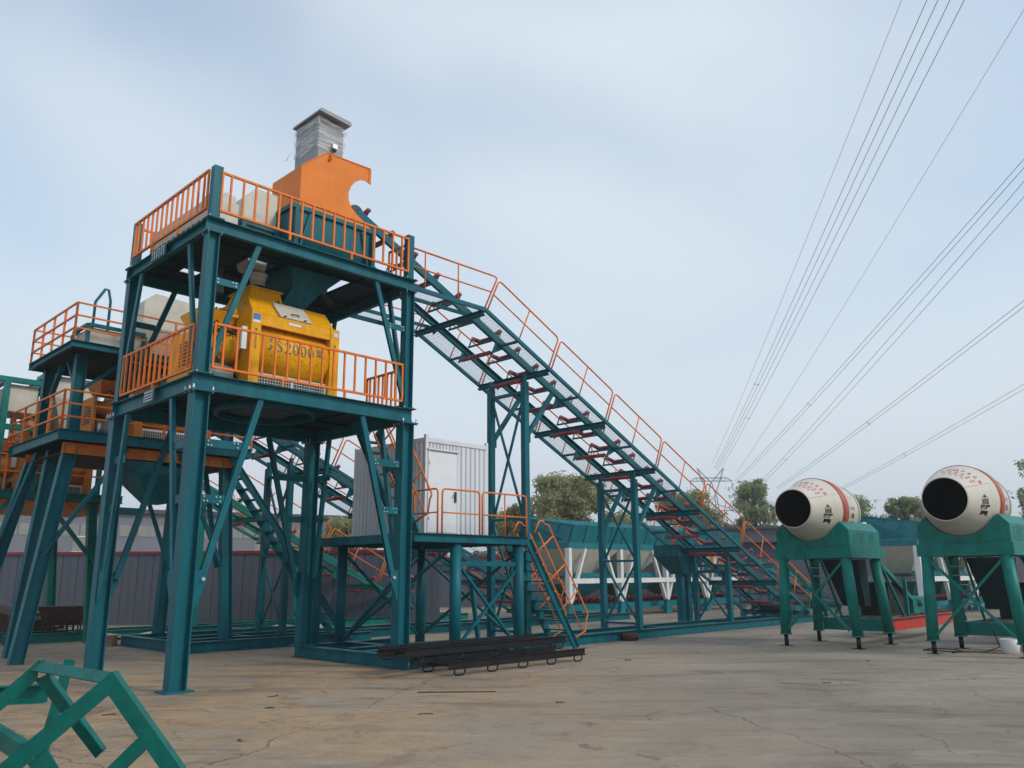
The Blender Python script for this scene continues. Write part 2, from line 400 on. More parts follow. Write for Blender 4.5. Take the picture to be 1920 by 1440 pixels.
def glyph_bars(seed):
    r = random.Random(seed); res = []
    for i in range(3):
        y = .4 - .4 * i + r.uniform(-.08, .08); a, b = -.4 * r.uniform(.5, 1), .4 * r.uniform(.5, 1); res.append([(a, y - .05), (b, y - .05), (b, y + .05), (a, y + .05)])
    for i in range(2):
        x = r.uniform(-.3, .3); a, b = -.45 * r.uniform(.3, 1), .45 * r.uniform(.3, 1); res.append([(x - .05, a), (x + .05, a), (x + .05, b), (x - .05, b)])
    return res
def stroke(pts):
    vs = []; n = len(pts)
    for i, (x, y, w_) in enumerate(pts):
        a = pts[max(i - 1, 0)]; b = pts[min(i + 1, n - 1)]; dx, dy = b[0] - a[0], b[1] - a[1]; l_ = math.hypot(dx, dy)
        vs += [(x - dy / l_ * w_ / 2, y + dx / l_ * w_ / 2), (x + dy / l_ * w_ / 2, y - dx / l_ * w_ / 2)]
    return vs, [(2 * i, 2 * i + 1, 2 * i + 3, 2 * i + 2) for i in range(n - 1)]
def serif(chr_):
    if chr_ == '0':
        vs = []; n = 28
        for k in range(n):
            t = 2 * math.pi * k / n; vs += [(.29 * math.cos(t), .5 * math.sin(t)), (.135 * math.cos(t), .45 * math.sin(t))]
        return [(vs, [(2 * k, (2 * k + 2) % (2 * n), (2 * k + 3) % (2 * n), 2 * k + 1) for k in range(n)])]
    return [stroke(p) for p in {
        '2': [[(-.24, .22, .13), (-.2, .38, .08), (0, .47, .07), (.18, .38, .14), (.21, .2, .17), (.08, -.05, .12), (-.12, -.28, .06), (-.27, -.43, .05)], [(-.29, -.44, .12), (.26, -.44, .13)], [(.26, -.49, .05), (.30, -.26, .04)]],
        'S': [[(.24, .22, .04), (.2, .38, .05), (0, .47, .06), (-.18, .38, .12), (-.19, .2, .16), (0, .03, .18), (.19, -.15, .17), (.19, -.34, .12), (0, -.47, .06), (-.2, -.40, .05), (-.26, -.22, .04)]],
        'J': [[(.08, .47, .17), (.08, -.25, .17), (.02, -.42, .11), (-.1, -.46, .07), (-.22, -.34, .13)], [(-.1, .47, .06), (.28, .47, .06)]]}[chr_]]
def bolts_at(mb, pts, nrm, r=.018, l=.03):
    n = V3(nrm).normalized()
    for p in pts: mb.tube([V3(p), V3(p) + n * l], r, 6)
    return mb

# ------------------------------------------------------------------ ground
g = MB(); g.add([(-700, -60, 0), (700, -60, 0), (700, 1500, 0), (-700, 1500, 0)], [(0, 1, 2, 3)])
structure(g, 'ground', CONC)

# ------------------------------------------------------------------ railing with square balusters
def bal_rail(par, p, q, z0, z1, n, name='railing', posts=(), skip=()):
    p = V3(p); q = V3(q)
    m = MB()
    for z in (z0, z1): m.bar((p.x, p.y, z), (q.x, q.y, z), .045, .04)
    for c in (p, q): m.bar((c.x, c.y, z0 - .018), (c.x, c.y, z1 + .018), .036)
    for f in posts:
        c = p.lerp(q, f); m.bar((c.x, c.y, z0 - .14), (c.x, c.y, z0), .04)
    r = P(m, name, ORANGE, par)
    first = None
    for i in range(n):
        if i in skip: continue
        c = p.lerp(q, (i + .7) / (n + .4))
        if first is None:
            b = MB(); b.bar((c.x, c.y, z0 + .02), (c.x, c.y, z1 - .02), .034)
            first = P(b, 'baluster', ORANGE, r); c0 = c
        else: again(first, (c.x - c0.x, c.y - c0.y, 0))
    return r

# ------------------------------------------------------------------ front batching tower
LS, LT = 4.69, 3.73
Z1b, Z1t, Z2b, Z2t = 4.83, 5.11, 7.70, 7.94
T1 = thing('batching_tower', 'tall teal steel tower in front, two decks with orange balustrades around the yellow mixer', 'batching tower', (0, 0, 0))
def tower_front():
    par = T1
    cs = [(.14, .12, 0), (.14, LT - .12, 0), (LS - .14, .12, .25), (LS - .14, LT - .12, .25)]
    for s, t, zb in cs:
        P(MB().sec((s, t, zb + .03), (s, t, Z1b - .03), Hs(.24, .28, .02, .014), (1, 0, 0)), 'column', TEAL, par)
        P(MB().box(s - .23, s + .23, t - .2, t + .2, zb, zb + .03), 'base_plate', TEAL, par)
        b = MB().box(s - .2, s + .2, t - .18, t + .18, Z1b - .03, Z1b - .003)
        P(b, 'cap_plate', TEAL, par)
        P(MB().sec((s, t, Z1t + .02), (s, t, Z2b - .022), Hs(.19, .21, .016, .012), (1, 0, 0)), 'upper_column', TEAL, par)
        P(MB().box(s - .17, s + .17, t - .15, t + .15, Z1t + .002, Z1t + .022), 'cap_plate', TEAL, par)
        P(MB().box(s - .15, s + .15, t - .13, t + .13, Z2b - .02, Z2b - .002), 'cap_plate', TEAL, par)
        P(MB().bar((s, t, Z2t + .003), (s, t, 8.97), .145, .165, (1, 0, 0)), 'corner_post', TEAL, par)
        P(MB().box(s - .15, s + .15, t - .14, t + .14, Z2t + .002, Z2t + .02), 'cap_plate', TEAL, par)
        bm = MB()
        for a, c in ((-.17, -.15), (.17, -.15), (-.17, .15), (.17, .15), (-.17, 0), (.17, 0)):
            bolts_at(bm, [(s + a, t + c, Z1b - .05)], (0, 0, 1), .018, .12)
        for a, c in ((-.12, -.11), (.12, -.11), (-.12, .11)):
            bolts_at(bm, [(s + a, t + c, Z1t - .01)], (0, 0, 1), .014, .06); bolts_at(bm, [(s + a, t + c, Z2b - .05)], (0, 0, 1), .014, .06)
            bolts_at(bm, [(s + a, t + c, Z2t)], (0, 0, 1), .014, .05)
        P(bm, 'bolt', GALV, par, kind='stuff')
    for zb, zt in ((Z1b, Z1t), (Z2b, Z2t)):
        h = zt - zb; zc = (zb + zt) / 2
        # perimeter channels, webs outward
        P(MB().sec((.0, .05, zc), (LS, .05, zc), Cs(.1, h), (0, 0, 1)), 'edge_beam', TEAL, par)
        P(MB().sec((LS, LT - .05, zc), (0, LT - .05, zc), Cs(.1, h), (0, 0, 1)), 'edge_beam', TEAL, par)
        P(MB().sec((.05, LT - .101, zc), (.05, .101, zc), Cs(.1, h), (0, 0, 1)), 'edge_beam', TEAL, par)
        P(MB().sec((LS - .05, .101, zc), (LS - .05, LT - .101, zc), Cs(.1, h), (0, 0, 1)), 'edge_beam', TEAL, par)
    # deck plates with the openings the machines need
    def deck(z, holes, name='deck_plate'):
        xs = sorted({.1, LS - .1, *[v for h in holes for v in h[:2]]}); ys = sorted({.1, LT - .1, *[v for h in holes for v in h[2:]]})
        for i in range(len(xs) - 1):
            for j in range(len(ys) - 1):
                cx, cy = (xs[i] + xs[i + 1]) / 2, (ys[j] + ys[j + 1]) / 2
                if any(h[0] < cx < h[1] and h[2] < cy < h[3] for h in holes): continue
                P(MB().box(xs[i] + .002, xs[i + 1] - .002, ys[j] + .002, ys[j + 1] - .002, z - .012, z - .002), name, TEALSHADE, par)
    deck(Z1t, [(1.5, 2.9, 1.0, 2.2)])
    deck(Z2t, [(1.45, 2.05, 1.3, 1.8), (2.35, 3.7, .95, 2.3), (.75, 1.15, 2.75, 3.1)])
    for z, s_, t_ in ((Z1t, (1.0, 1.45, 2.95, 3.8), (.95, 2.25, 3.0)), (Z2t, (.7, 1.35, 2.3, 3.75), (.9, 2.35, 2.95))):
        for s in s_: P(MB().sec((s, .11, z - .05), (s, LT - .11, z - .05), Ls(.055, .008), (0, 0, 1)), 'joist', TEALSHADE, par)
        for t in t_: P(MB().sec((.11, t, z - .085), (LS - .11, t, z - .085), Ls(.055, .008), (0, 0, 1)), 'joist', TEALSHADE, par)
    # knee braces
    lo0, lo1, up0_, up1_ = 1.72, Z1b - .01, 5.35, Z2b - .01
    def brace(p, q, w=.11, d=.07): P(MB().sec(p, q, Cs(w, d, .01), (0, 1, 0) if abs(p[1] - q[1]) < .01 else (1, 0, 0)), 'knee_brace', TEAL, par)
    for t in (.075, LT - .075):
        brace((.40, t, lo0), (1.25, t, lo1)); brace((LS - .40, t, lo0), (LS - 1.25, t, lo1))
        brace((.26, t, up0_), (1.02, t, up1_), .1, .06); brace((LS - .26, t, up0_), (LS - 1.02, t, up1_), .1, .06)
        for z, k in ((3.95, .93), (3.02, .68)):
            for sgn, o in ((1, 0), (-1, LS)):
                a, b = sorted((o + sgn * .285, o + sgn * (k + .03)))
                P(MB().box(a, b, t - .012, t + .01, z - .07, z + .07), 'tie_plate', TEAL, par)
                yy = t - .012 if t < 1 else t + .01
                P(bolts_at(MB(), [(a + .05, yy, z - .035), (a + .05, yy, z + .035), (b - .09, yy, z - .035), (b - .09, yy, z + .035), (b - .16, yy, z + .035), (a + .11, yy, z - .035)], (0, -1 if t < 1 else 1, 0), .014, .018), 'bolt', GALV, par, kind='stuff')
        for z, k in ((6.82, .62),):
            for sgn, o in ((1, 0), (-1, LS)):
                a, b = sorted((o + sgn * .24, o + sgn * (k + .06)))
                P(MB().box(a, b, t - .012, t + .01, z - .06, z + .06), 'tie_plate', TEAL, par)
                yy = t - .012 if t < 1 else t + .01
                P(bolts_at(MB(), [(a + .04, yy, z - .03), (a + .04, yy, z + .03), (b - .06, yy, z - .03), (b - .06, yy, z + .03), (b - .12, yy, z + .03)], (0, -1 if t < 1 else 1, 0), .013, .018), 'bolt', GALV, par, kind='stuff')
    for s in (.075, LS - .075):
        brace((s, .36, lo0), (s, 1.02, lo1)); brace((s, LT - .36, lo0), (s, LT - .72, lo1))
        brace((s, .26, up0_), (s, .86, up1_), .1, .06); brace((s, LT - .26, up0_), (s, LT - .74, up1_), .1, .06)
        for z, k in ((3.95, .82), (3.02, .62)):
            for a, b in ((.25, k), (LT - k, LT - .25)):
                P(MB().box(s - .01, s + .012, a, b, z - .07, z + .07), 'tie_plate', TEAL, par)
    # gussets at the foot of the lower braces
    for s, t, zb in cs:
        ds = 1 if s < 1 else -1
        tt = t - .1 if t < 1 else t + .085
        y0, y1 = (tt, tt + .015)
        se = s + ds * .14
        P(MB().prism([(se + ds * .002, 1.28), (se + ds * .03, 1.28), (se + ds * .2, 1.66), (se + ds * .2, 1.86), (se + ds * .002, 1.86)], 1, y0, y1), 'gusset_plate', TEAL, par)
        P(bolts_at(MB(), [(se + ds * .13, y0 if t < 1 else y1, 1.72)], (0, -1 if t < 1 else 1, 0), .035, .03), 'bolt', GALV, par, kind='stuff')
        dt = 1 if t < 1 else -1
        sg = s - .12 if s < 1 else s + .107
        te = t + dt * .12
        P(MB().prism([(te + dt * .002, 1.28), (te + dt * .03, 1.28), (te + dt * .22, 1.66), (te + dt * .22, 1.86), (te + dt * .002, 1.86)], 0, sg, sg + .013), 'gusset_plate', TEAL, par)
    # bolted splice plates on the left beams
    for zc, hh, t0, t1 in (((Z1b + Z1t) / 2, .12, 1.62, 2.05), ((Z2b + Z2t) / 2, .11, 1.72, 2.35)):
        P(MB().box(-.014, -.002, t0, t1, zc - hh, zc + hh), 'splice_plate', TEAL, par)
        pts = [(-.014, t0 + .05 + (t1 - t0 - .1) * i / 5, zc + hh * k) for i in range(6) for k in (-.66, -.22, .22, .66)]
        P(bolts_at(MB(), pts, (-1, 0, 0), .019, .022), 'bolt', GALV, par, kind='stuff')
    # balustrades
    bal_rail(par, (.30, .05), (LS - .3, .05), 5.26, 6.03, 16, posts=(.33, .66))
    bal_rail(par, (.05, .32), (.05, LT - .3), 5.24, 6.03, 13, posts=(.5,))
    bal_rail(par, (LS - .05, .32), (LS - .05, 1.62), 5.24, 6.03, 8)
    bal_rail(par, (.22, .05), (LS - .22, .05), 8.12, 8.86, 17, posts=(.33, .66))
    bal_rail(par, (.05, .25), (.05, LT - .22), 8.18, 8.92, 14, posts=(.35, .7))
    bal_rail(par, (LS - .05, .25), (LS - .05, .95), 8.12, 8.86, 4)
    bal_rail(par, (.25, LT - .05), (LS - .25, LT - .05), 5.24, 6.03, 13)
    bal_rail(par, (.25, LT - .05), (LS - .25, LT - .05), 8.18, 8.9, 14, posts=(.5,))
    # base frame under the right-hand columns
    zc = .125
    P(MB().sec((4.55, -.16, zc), (4.55, 3.92, zc), Hs(.2, .25, .016, .012)), 'base_beam', TEAL, par)
    for t in (-.06, 3.82): P(MB().sec((4.66, t, zc), (7.4, t, zc), Hs(.2, .25, .016, .012)), 'base_beam', TEAL, par)
    P(MB().sec((5.9, .045, zc), (5.9, 3.715, zc), Hs(.2, .25, .016, .012)), 'base_beam', TEAL, par)
    P(MB().sec((4.66, 1.45, zc), (5.79, 1.45, zc), Hs(.2, .25, .016, .012)), 'base_beam', TEAL, par)
    # discharge ring below the lower deck
    ring = MB(); ring.lathe([(0, .92), (0, .98), (.14, .98), (.14, .92), (0, .92)], (2.2, 1.62, 4.86), 2, 28, caps=False)
    P(ring, 'discharge_ring', TEAL, par)
    P(MB().frustum((1.7, 2.7, 1.15, 2.05), 4.92, (1.52, 2.88, 1.02, 2.18), 5.09), 'discharge_chute', DARK, par)
    # upper stub conduits, lamp lines
    for p, q in (((.55, 1.0, 7.66), (.55, 1.0, 6.9)), ((.62, 1.25, 7.66), (.62, 1.25, 6.75))):
        P(MB().tube([p, q], .02, 6), 'conduit', DARK, par)
tower_front()

# ------------------------------------------------------------------ twin shaft mixer
def twin_mixer(name, label, ybody, s0, t0, z0, front_text, grp=None):
    m = thing(name, label, 'concrete mixer', (s0, t0, z0), grp)
    X = lambda a: s0 + a
    Tt = lambda a: t0 + a
    Zz = lambda a: z0 + a
    # end frames
    Wm = 1.93
    for a in (0., Wm - .2):
        f = MB()
        f.prism([(Tt(0), Zz(0)), (Tt(0), Zz(1.37)), (Tt(.05), Zz(1.40)), (Tt(1.95), Zz(1.40)), (Tt(2.0), Zz(1.37)), (Tt(2.0), Zz(0)), (Tt(1.7), Zz(0)), (Tt(1.5), Zz(.25)), (Tt(.5), Zz(.25)), (Tt(.3), Zz(0))], 0, X(a), X(a + .2))
        P(f, 'end_frame', ybody, m)
    # trough: two part-cylinders side by side
    tr = MB()
    for tc in (.62, 1.38): tr.lathe([(.2, .60), (Wm - .2, .60)], (X(0), Tt(tc), Zz(.72)), 0, 40)
    P(tr, 'trough', ybody, m)
    P(MB().prism([(Tt(.30), Zz(1.19)), (Tt(.02), Zz(1.15)), (Tt(.02), Zz(1.37)), (Tt(1.98), Zz(1.37)), (Tt(1.98), Zz(1.15)), (Tt(1.7), Zz(1.19))], 0, X(.202), X(Wm - .202)), 'top_beam', ybody, m)
    # bolt rows of the liner plates
    lb = MB()
    for i in range(9):
        for a in (-12, 4, 22, 42, -30):
            y = math.cos(R(a)); z = math.sin(R(a))
            lb.tube([(X(.3 + i * .165), Tt(.62) - .598 * y, Zz(.72) + .598 * z), (X(.3 + i * .165), Tt(.62) - .606 * y, Zz(.72) + .606 * z)], .012, 6)
    P(lb, 'liner_bolt', DARK, m, kind='stuff')
    # lower guard and white sill
    P(MB().box(X(.2), X(Wm - .2), Tt(.10), Tt(.13), Zz(.20), Zz(.245)), 'sill', WHITE, m)
    gr = MB()
    for i in range(27): gr.box(X(.22 + i * .057), X(.228 + i * .057), Tt(.105), Tt(.113), Zz(-.06), Zz(.2))
    for k in range(5): gr.box(X(.21), X(Wm - .21), Tt(.094), Tt(.104), Zz(-.05 + k * .058), Zz(-.042 + k * .058))
    for a in (.205, .965 - .02, Wm - .245): gr.box(X(a), X(a + .04), Tt(.085), Tt(.125), Zz(-.07), Zz(.2))
    P(gr, 'mesh_guard', WHITE, m)
    P(MB().box(X(.22), X(Wm - .22), Tt(.3), Tt(1.7), Zz(-.05), Zz(.2)), 'underside', DARK, m)
    # hood on top
    hd = MB().frustum((X(.06), X(Wm - .06), Tt(.10), Tt(1.9)), Zz(1.402), (X(.1), X(Wm - .1), Tt(.42), Tt(1.8)), Zz(1.80))
    P(hd, 'cover', ybody, m)
    t2 = MB().frustum((X(.22), X(.98), Tt(.62), Tt(1.6)), Zz(1.802), (X(.28), X(.92), Tt(.66), Tt(1.5)), Zz(2.08))
    t2.box(X(.24), X(.96), Tt(.62), Tt(1.54), Zz(2.082), Zz(2.11))
    P(t2, 'inlet_neck', ybody, m)
    # hatch, lying on the slope of the cover
    def slope(a, b, o):   # a along s, b up the slope 0..1, o outwards
        return (X(a), Tt(.10 + .32 * b - o * .78), Zz(1.402 + .398 * b + o * .63))
    hh = MB(); vs = [slope(a, b, o) for o in (.012, .05) for a, b in ((.62, -.06), (1.32, -.06), (1.26, .80), (.57, .80))]
    hh.add(vs, [(3, 2, 1, 0), (4, 5, 6, 7), (0, 1, 5, 4), (1, 2, 6, 5), (2, 3, 7, 6), (3, 0, 4, 7)])
    hatch = P(hh, 'inspection_hatch', BEIGE, m)
    hn = MB()
    for a in (.72, 1.16): hn.tube([slope(a, .80, .03), slope(a, .98, .05)], .02, 6); hn.tube([slope(a - .02, -.02, .05), slope(a - .02, -.12, .10)], .015, 6)
    hn.tube([slope(.88, .16, .05), slope(.88, .16, .085), slope(1.04, .16, .085), slope(1.04, .16, .05)], .012, 6)
    P(hn, 'hinge', DARK, hatch)
    # lifting eye
    ey = MB(); ey.lathe([(-.02, .03), (-.02, .085), (.02, .085), (.02, .03), (-.02, .03)], (X(-.12), Tt(.55), Zz(1.48)), 1, 16, caps=False)
    ey.box(X(-.2), X(0), Tt(.52), Tt(.58), Zz(1.34), Zz(1.40))
    P(ey, 'lifting_eye', ybody, m)
    # drive end (left): gearboxes, motors, belt guards
    for tc in (.62, 1.38):
        gb = MB().lathe([(-.78, .10), (-.76, .17), (-.56, .17), (-.54, .23), (-.32, .23), (-.30, .30), (-.02, .30)], (X(0), Tt(tc), Zz(.72)), 0, 28)
        P(gb, 'gearbox', ybody, m)
        bt = MB()
        for k in range(12):
            a = 2 * math.pi * k / 12; bt.tube([(X(-.34), Tt(tc) + .265 * math.cos(a), Zz(.72) + .265 * math.sin(a)), (X(-.37), Tt(tc) + .265 * math.cos(a), Zz(.72) + .265 * math.sin(a))], .018, 6)
        P(bt, 'flange_bolt', GALV, m, kind='stuff')
        P(MB().tube([(X(-.66), Tt(tc - .12), Zz(.18)), (X(-.12), Tt(tc - .12), Zz(.18))], .17, 20), 'motor', GREYB, m)
        mf = MB()
        for k in range(18):
            a = 2 * math.pi * k / 18; mf.box(X(-.62), X(-.2), Tt(tc - .12) + .165 * math.cos(a) - .005, Tt(tc - .12) + .165 * math.cos(a) + .005, Zz(.18) + .19 * math.sin(a) - .006, Zz(.18) + .19 * math.sin(a) + .006)
        P(mf, 'cooling_fin', GREYB, m, kind='stuff')
        P(MB().lathe([(-.02, .02), (-.02, .20), (.04, .21), (.05, .05)], (X(-.70), Tt(tc - .12), Zz(.18)), 0, 24), 'fan_cover', GALV, m)
    P(MB().box(X(-.86), X(-.79), Tt(.4), Tt(1.5), Zz(.05), Zz(.95)), 'belt_guard', ybody, m)
    sl = MB()
    for k in range(7): sl.box(X(-.874), X(-.861), Tt(.55), Tt(1.0), Zz(.3 + k * .07), Zz(.33 + k * .07))
    P(sl, 'vent_slot', DARK, m, kind='stuff')
    P(MB().frustum((X(-.62), X(-.04), Tt(.7), Tt(1.3)), Zz(1.12), (X(-.72), X(-.04), Tt(.5), Tt(1.5)), Zz(1.42)), 'pump_tray', ybody, m)
    rib = MB()
    for k in range(8): rib.box(X(-.70 + k * .075), X(-.675 + k * .075), Tt(.48), Tt(1.52), Zz(1.422), Zz(1.45))
    P(rib, 'tray_rib', DARK, m, kind='stuff')
    P(MB().box(X(-.16), X(-.06), Tt(.03), Tt(.10), Zz(.62), Zz(1.05)), 'oil_tank', WHITE, m)
    hs_ = MB()
    for k in range(5):
        a = k * .13
        hs_.tube([(X(-.7 + a), Tt(.3 + .05 * k), Zz(1.0)), (X(-.55 + a * .8), Tt(.25), Zz(1.12 - .05 * k)), (X(-.4 + a * .5), Tt(.3), Zz(.95)), (X(-.1), Tt(.4), Zz(1.02 + .03 * k))], .014, 6)
    P(hs_, 'grease_hose', RUBBER, m)
    if front_text:
        def front(x, y, cx, cz, o=.004):
            z = cz + y; d = z - .72
            r = .60 + o
            return (X(cx + x), Tt(.62) - math.sqrt(max(r * r - d * d, .001)), Zz(z))
        tx = MB()
        # the printed name, letters spaced wide apart
        for ch, x in (('J', .42), ('S', .62), ('2', .80), ('0', .97), ('0', 1.14), ('0', 1.31)):
            for vs_, fs_ in serif(ch): tx.add([front(a * .235, b * .235, x, .80) for a, b in vs_], fs_)
        put_text(tx, text_geo('型', .17, .003), lambda a, b: front(a, b, 1.51, .81))
        P(tx, 'lettering', INKG, m)
        st = MB().box(X(.03), X(.17), Tt(-.006), Tt(-.001), Zz(1.22), Zz(1.34)); P(st, 'blue_label', BLUE, m)
        P(MB().box(X(.03), X(.17), Tt(-.006), Tt(-.001), Zz(1.165), Zz(1.218)), 'white_label', WHITE, m)
        P(MB().box(X(.78), X(1.05), Tt(.012), Tt(.018), Zz(1.26), Zz(1.31)), 'name_plate', GALV, m)
        P(MB().box(X(1.80), X(1.90), Tt(-.006), Tt(-.001), Zz(1.23), Zz(1.31)), 'white_label', GALV, m)
        sm = MB()
        for cx in (.1, Wm - .1):
            for i_, z in enumerate((.93, .85, .77, .69)):       # small upright sticker print, not readable
                for q_ in glyph_bars(i_ + 11): sm.add([(X(cx + a * .075), Tt(-.004), Zz(z + b * .075)) for a, b in q_], [(0, 1, 2, 3)])
            sm.lathe([(-.004, .001), (-.004, .026)], (X(cx), Tt(0), Zz(1.03)), 1, 14, caps=False)
        P(sm, 'lettering', INKG, m)
    return m
twin_mixer('concrete_mixer', 'big yellow twin shaft mixer lettered JS2000 on the lower deck of the front tower', YELLOW, 1.24, .58, Z1t + .13, True)

# ------------------------------------------------------------------ equipment on the upper deck
hood = thing('conveyor_hood', 'bright orange sheet metal hood with hooked curved edge on top of the front tower', 'hood', (2.32, .95, 9.15))
hp = [(2.32, 9.16), (2.32, 10.16), (2.90, 10.67), (4.06, 10.71), (4.08, 10.33), (3.80, 10.32)]
hp += [(4.06, 10.345), (3.93, 10.385), (3.80, 10.355), (3.67, 10.26), (3.56, 10.11), (3.50, 9.93), (3.52, 9.76), (3.60, 9.61), (3.75, 9.49), (3.95, 9.38), (4.14, 9.27), (4.16, 9.16)]
del hp[5]
for t in (.97, 2.135): P(MB().prism(hp, 1, t, t + .015), 'side_sheet', ORANGEH, hood)
sh_ = MB()
for q0_, q1_ in ((hp[0], hp[1]), (hp[1], hp[2]), (hp[2], hp[3])):
    d_ = V3((q1_[0] - q0_[0], 0, q1_[1] - q0_[1])).normalized(); n_ = V3((d_.z, 0, -d_.x)) * .012
    v_ = [(q0_[0], .986, q0_[1]), (q1_[0], .986, q1_[1]), (q1_[0], 2.134, q1_[1]), (q0_[0], 2.134, q0_[1])]
    sh_.add(v_ + [(x + n_.x, y, z + n_.z) for x, y, z in v_], [(0, 1, 2, 3), (7, 6, 5, 4), (0, 4, 5, 1), (1, 5, 6, 2), (2, 6, 7, 3), (3, 7, 4, 0)])
P(sh_, 'top_sheet', ORANGEH, hood)
P(MB().box(4.02, 4.075, .955, .969, 10.34, 10.70), 'lip', ORANGEH, hood)
rim = MB()
for i in range(3): rim.bar((hp[i][0], .962, hp[i][1]), (hp[i + 1][0], .962, hp[i + 1][1]), .014, .02)
P(rim, 'rim', ORANGEH, hood)
P(MB().lathe([(-.012, .035), (-.012, .07), (.012, .07), (.012, .035), (-.012, .035)], (2.98, .94, 10.56), 0, 14, caps=False), 'lifting_eye', ORANGEH, hood)

dc = thing('dust_collector', 'grey box dust filter wrapped in clear plastic film above the orange hood', 'dust filter', (3.18, 1.75, 10.4))
P(MB().box(2.87, 3.52, 1.3, 2.22, 10.2, 11.52), 'casing', GREYB, dc)
P(MB().box(2.885, 2.905, 1.285, 1.297, 10.2, 11.5), 'corner_seam', GREYB, dc)
lid = MB(); lid.prism([(2.80, 11.74), (2.84, 11.82), (3.62, 11.78), (3.64, 11.70), (3.6, 11.68)], 1, 1.16, 2.3)
P(lid, 'lid', GREYB, dc)
P(MB().box(2.90, 3.49, 1.33, 2.19, 11.522, 11.69), 'filter_core', DARK, dc)
P(MB().box(2.865, 2.90, 1.3, 2.22, 11.521, 11.71), 'back_upstand', GREYB, dc)
# crumpled film around the top
def film():
    b = MB(); nx, nz_ = 90, 22; per = [(2.85, 1.28), (3.54, 1.28), (3.54, 2.24), (2.85, 2.24)]
    ln = [math.dist(per[i], per[(i + 1) % 4]) for i in range(4)]; tot = sum(ln)
    vs = []; rn = random.Random(3); ph = [rn.uniform(0, 6.3) for _ in range(12)]
    for k in range(nz_ + 1):
        for i in range(nx):
            d = tot * i / nx; e = 0
            while d > ln[e]: d -= ln[e]; e += 1
            p = per[e]; q = per[(e + 1) % 4]; f = d / ln[e]
            x, y = p[0] + (q[0] - p[0]) * f, p[1] + (q[1] - p[1]) * f
            u = tot * i / nx; v = k / nz_
            wv = .012 * math.sin(5 * u + 13 * v + ph[0]) + .006 * math.sin(9 * u - 19 * v + ph[1]) + .003 * math.sin(23 * u + 31 * v + ph[2])
            bul = .05 * math.exp(-((v - .8) / .12) ** 2) + .03 * math.exp(-((v - .35) / .06) ** 2) * math.sin(3 * u)
            cx, cy = 3.195, 1.76; dx, dy = x - cx, y - cy; l_ = math.hypot(dx, dy)
            o = max(wv + bul, -.012) + .006
            vs.append((x + dx / l_ * o, y + dy / l_ * o, 10.95 + .72 * v + .05 * math.sin(5 * u + ph[3]) * (1 - v) + .02 * math.sin(13 * u)))
    fs = [(k * nx + i, k * nx + (i + 1) % nx, (k + 1) * nx + (i + 1) % nx, (k + 1) * nx + i) for k in range(nz_) for i in range(nx)]
    b.add(vs, fs, True)
    tail = [(2.83, 2.25, 11.25), (2.80, 2.34, 11.16), (2.78, 2.40, 11.02), (2.77, 2.45, 10.98)]
    for k in range(3):
        pts = [(x - .01 * k, y + .012 * k * i, z - .05 * k + .02 * i * k) for i, (x, y, z) in enumerate(tail)]
        n = len(pts); b.add(pts + [(x + .01, y + .01, z - .04 + .012 * i) for i, (x, y, z) in enumerate(pts)], [(i, i + 1, n + i + 1, n + i) for i in range(n - 1)], True)
    return b
P(film(), 'plastic_wrap', FILM, dc)
P(MB().box(3.2, 3.32, 1.2, 1.3, 11.0, 11.1), 'valve_block', GALV, dc)
P(MB().tube([(3.26, 1.22, 10.99), (3.26, 1.22, 10.93)], .04, 8), 'valve_knob', DARK, dc)

bn = thing('surge_hopper', 'dark teal receiving bin with flared rim under the orange hood', 'hopper', (3.0, 1.6, 7.95))
P(MB().frustum((2.04, 4.02, .72, 2.45), 8.46, (2.04, 4.02, .72, 2.45), 9.10, True), 'bin_wall', TEAL, bn)
P(MB().frustum((2.35, 3.0, 1.1, 1.9), 7.5, (2.04, 4.02, .72, 2.45), 8.458), 'cone', TEAL, bn)
rm = MB()
for p, q in (((2.0, .70), (4.06, .70)), ((4.04, .72), (4.04, 2.46)), ((4.06, 2.47), (2.0, 2.47)), ((2.02, 2.46), (2.02, .72))): rm.bar((*p, 9.06), (*q, 9.06), .07, .09)
P(rm, 'rim', TEAL, bn)
for a, t in ((2.10, .68), (3.98, .68), (2.10, 2.5), (3.98, 2.5)): P(MB().sec((a, t, 7.95), (a, t, 9.0), Cs(.09, .09, .01), (1, 0, 0)), 'leg', TEAL, bn)
for p, q in (((2.16, .69, 8.05), (2.42, .69, 8.98)), ((3.9, .69, 8.05), (3.7, .69, 8.98))): P(MB().bar(p, q, .05, .05), 'strut', TEAL, bn)
P(MB().frustum((2.2, 2.72, 1.25, 1.8), 7.12, (2.35, 3.0, 1.1, 1.9), 7.498), 'chute', TEAL, bn)
P(MB().box(2.12, 2.8, 1.2, 1.85, 7.06, 7.118), 'flange', TEAL, bn)
P(MB().tube([(3.05, 1.3, 7.62), (3.4, 1.3, 7.45)], .055, 10), 'gate_cylinder', DARK, bn)

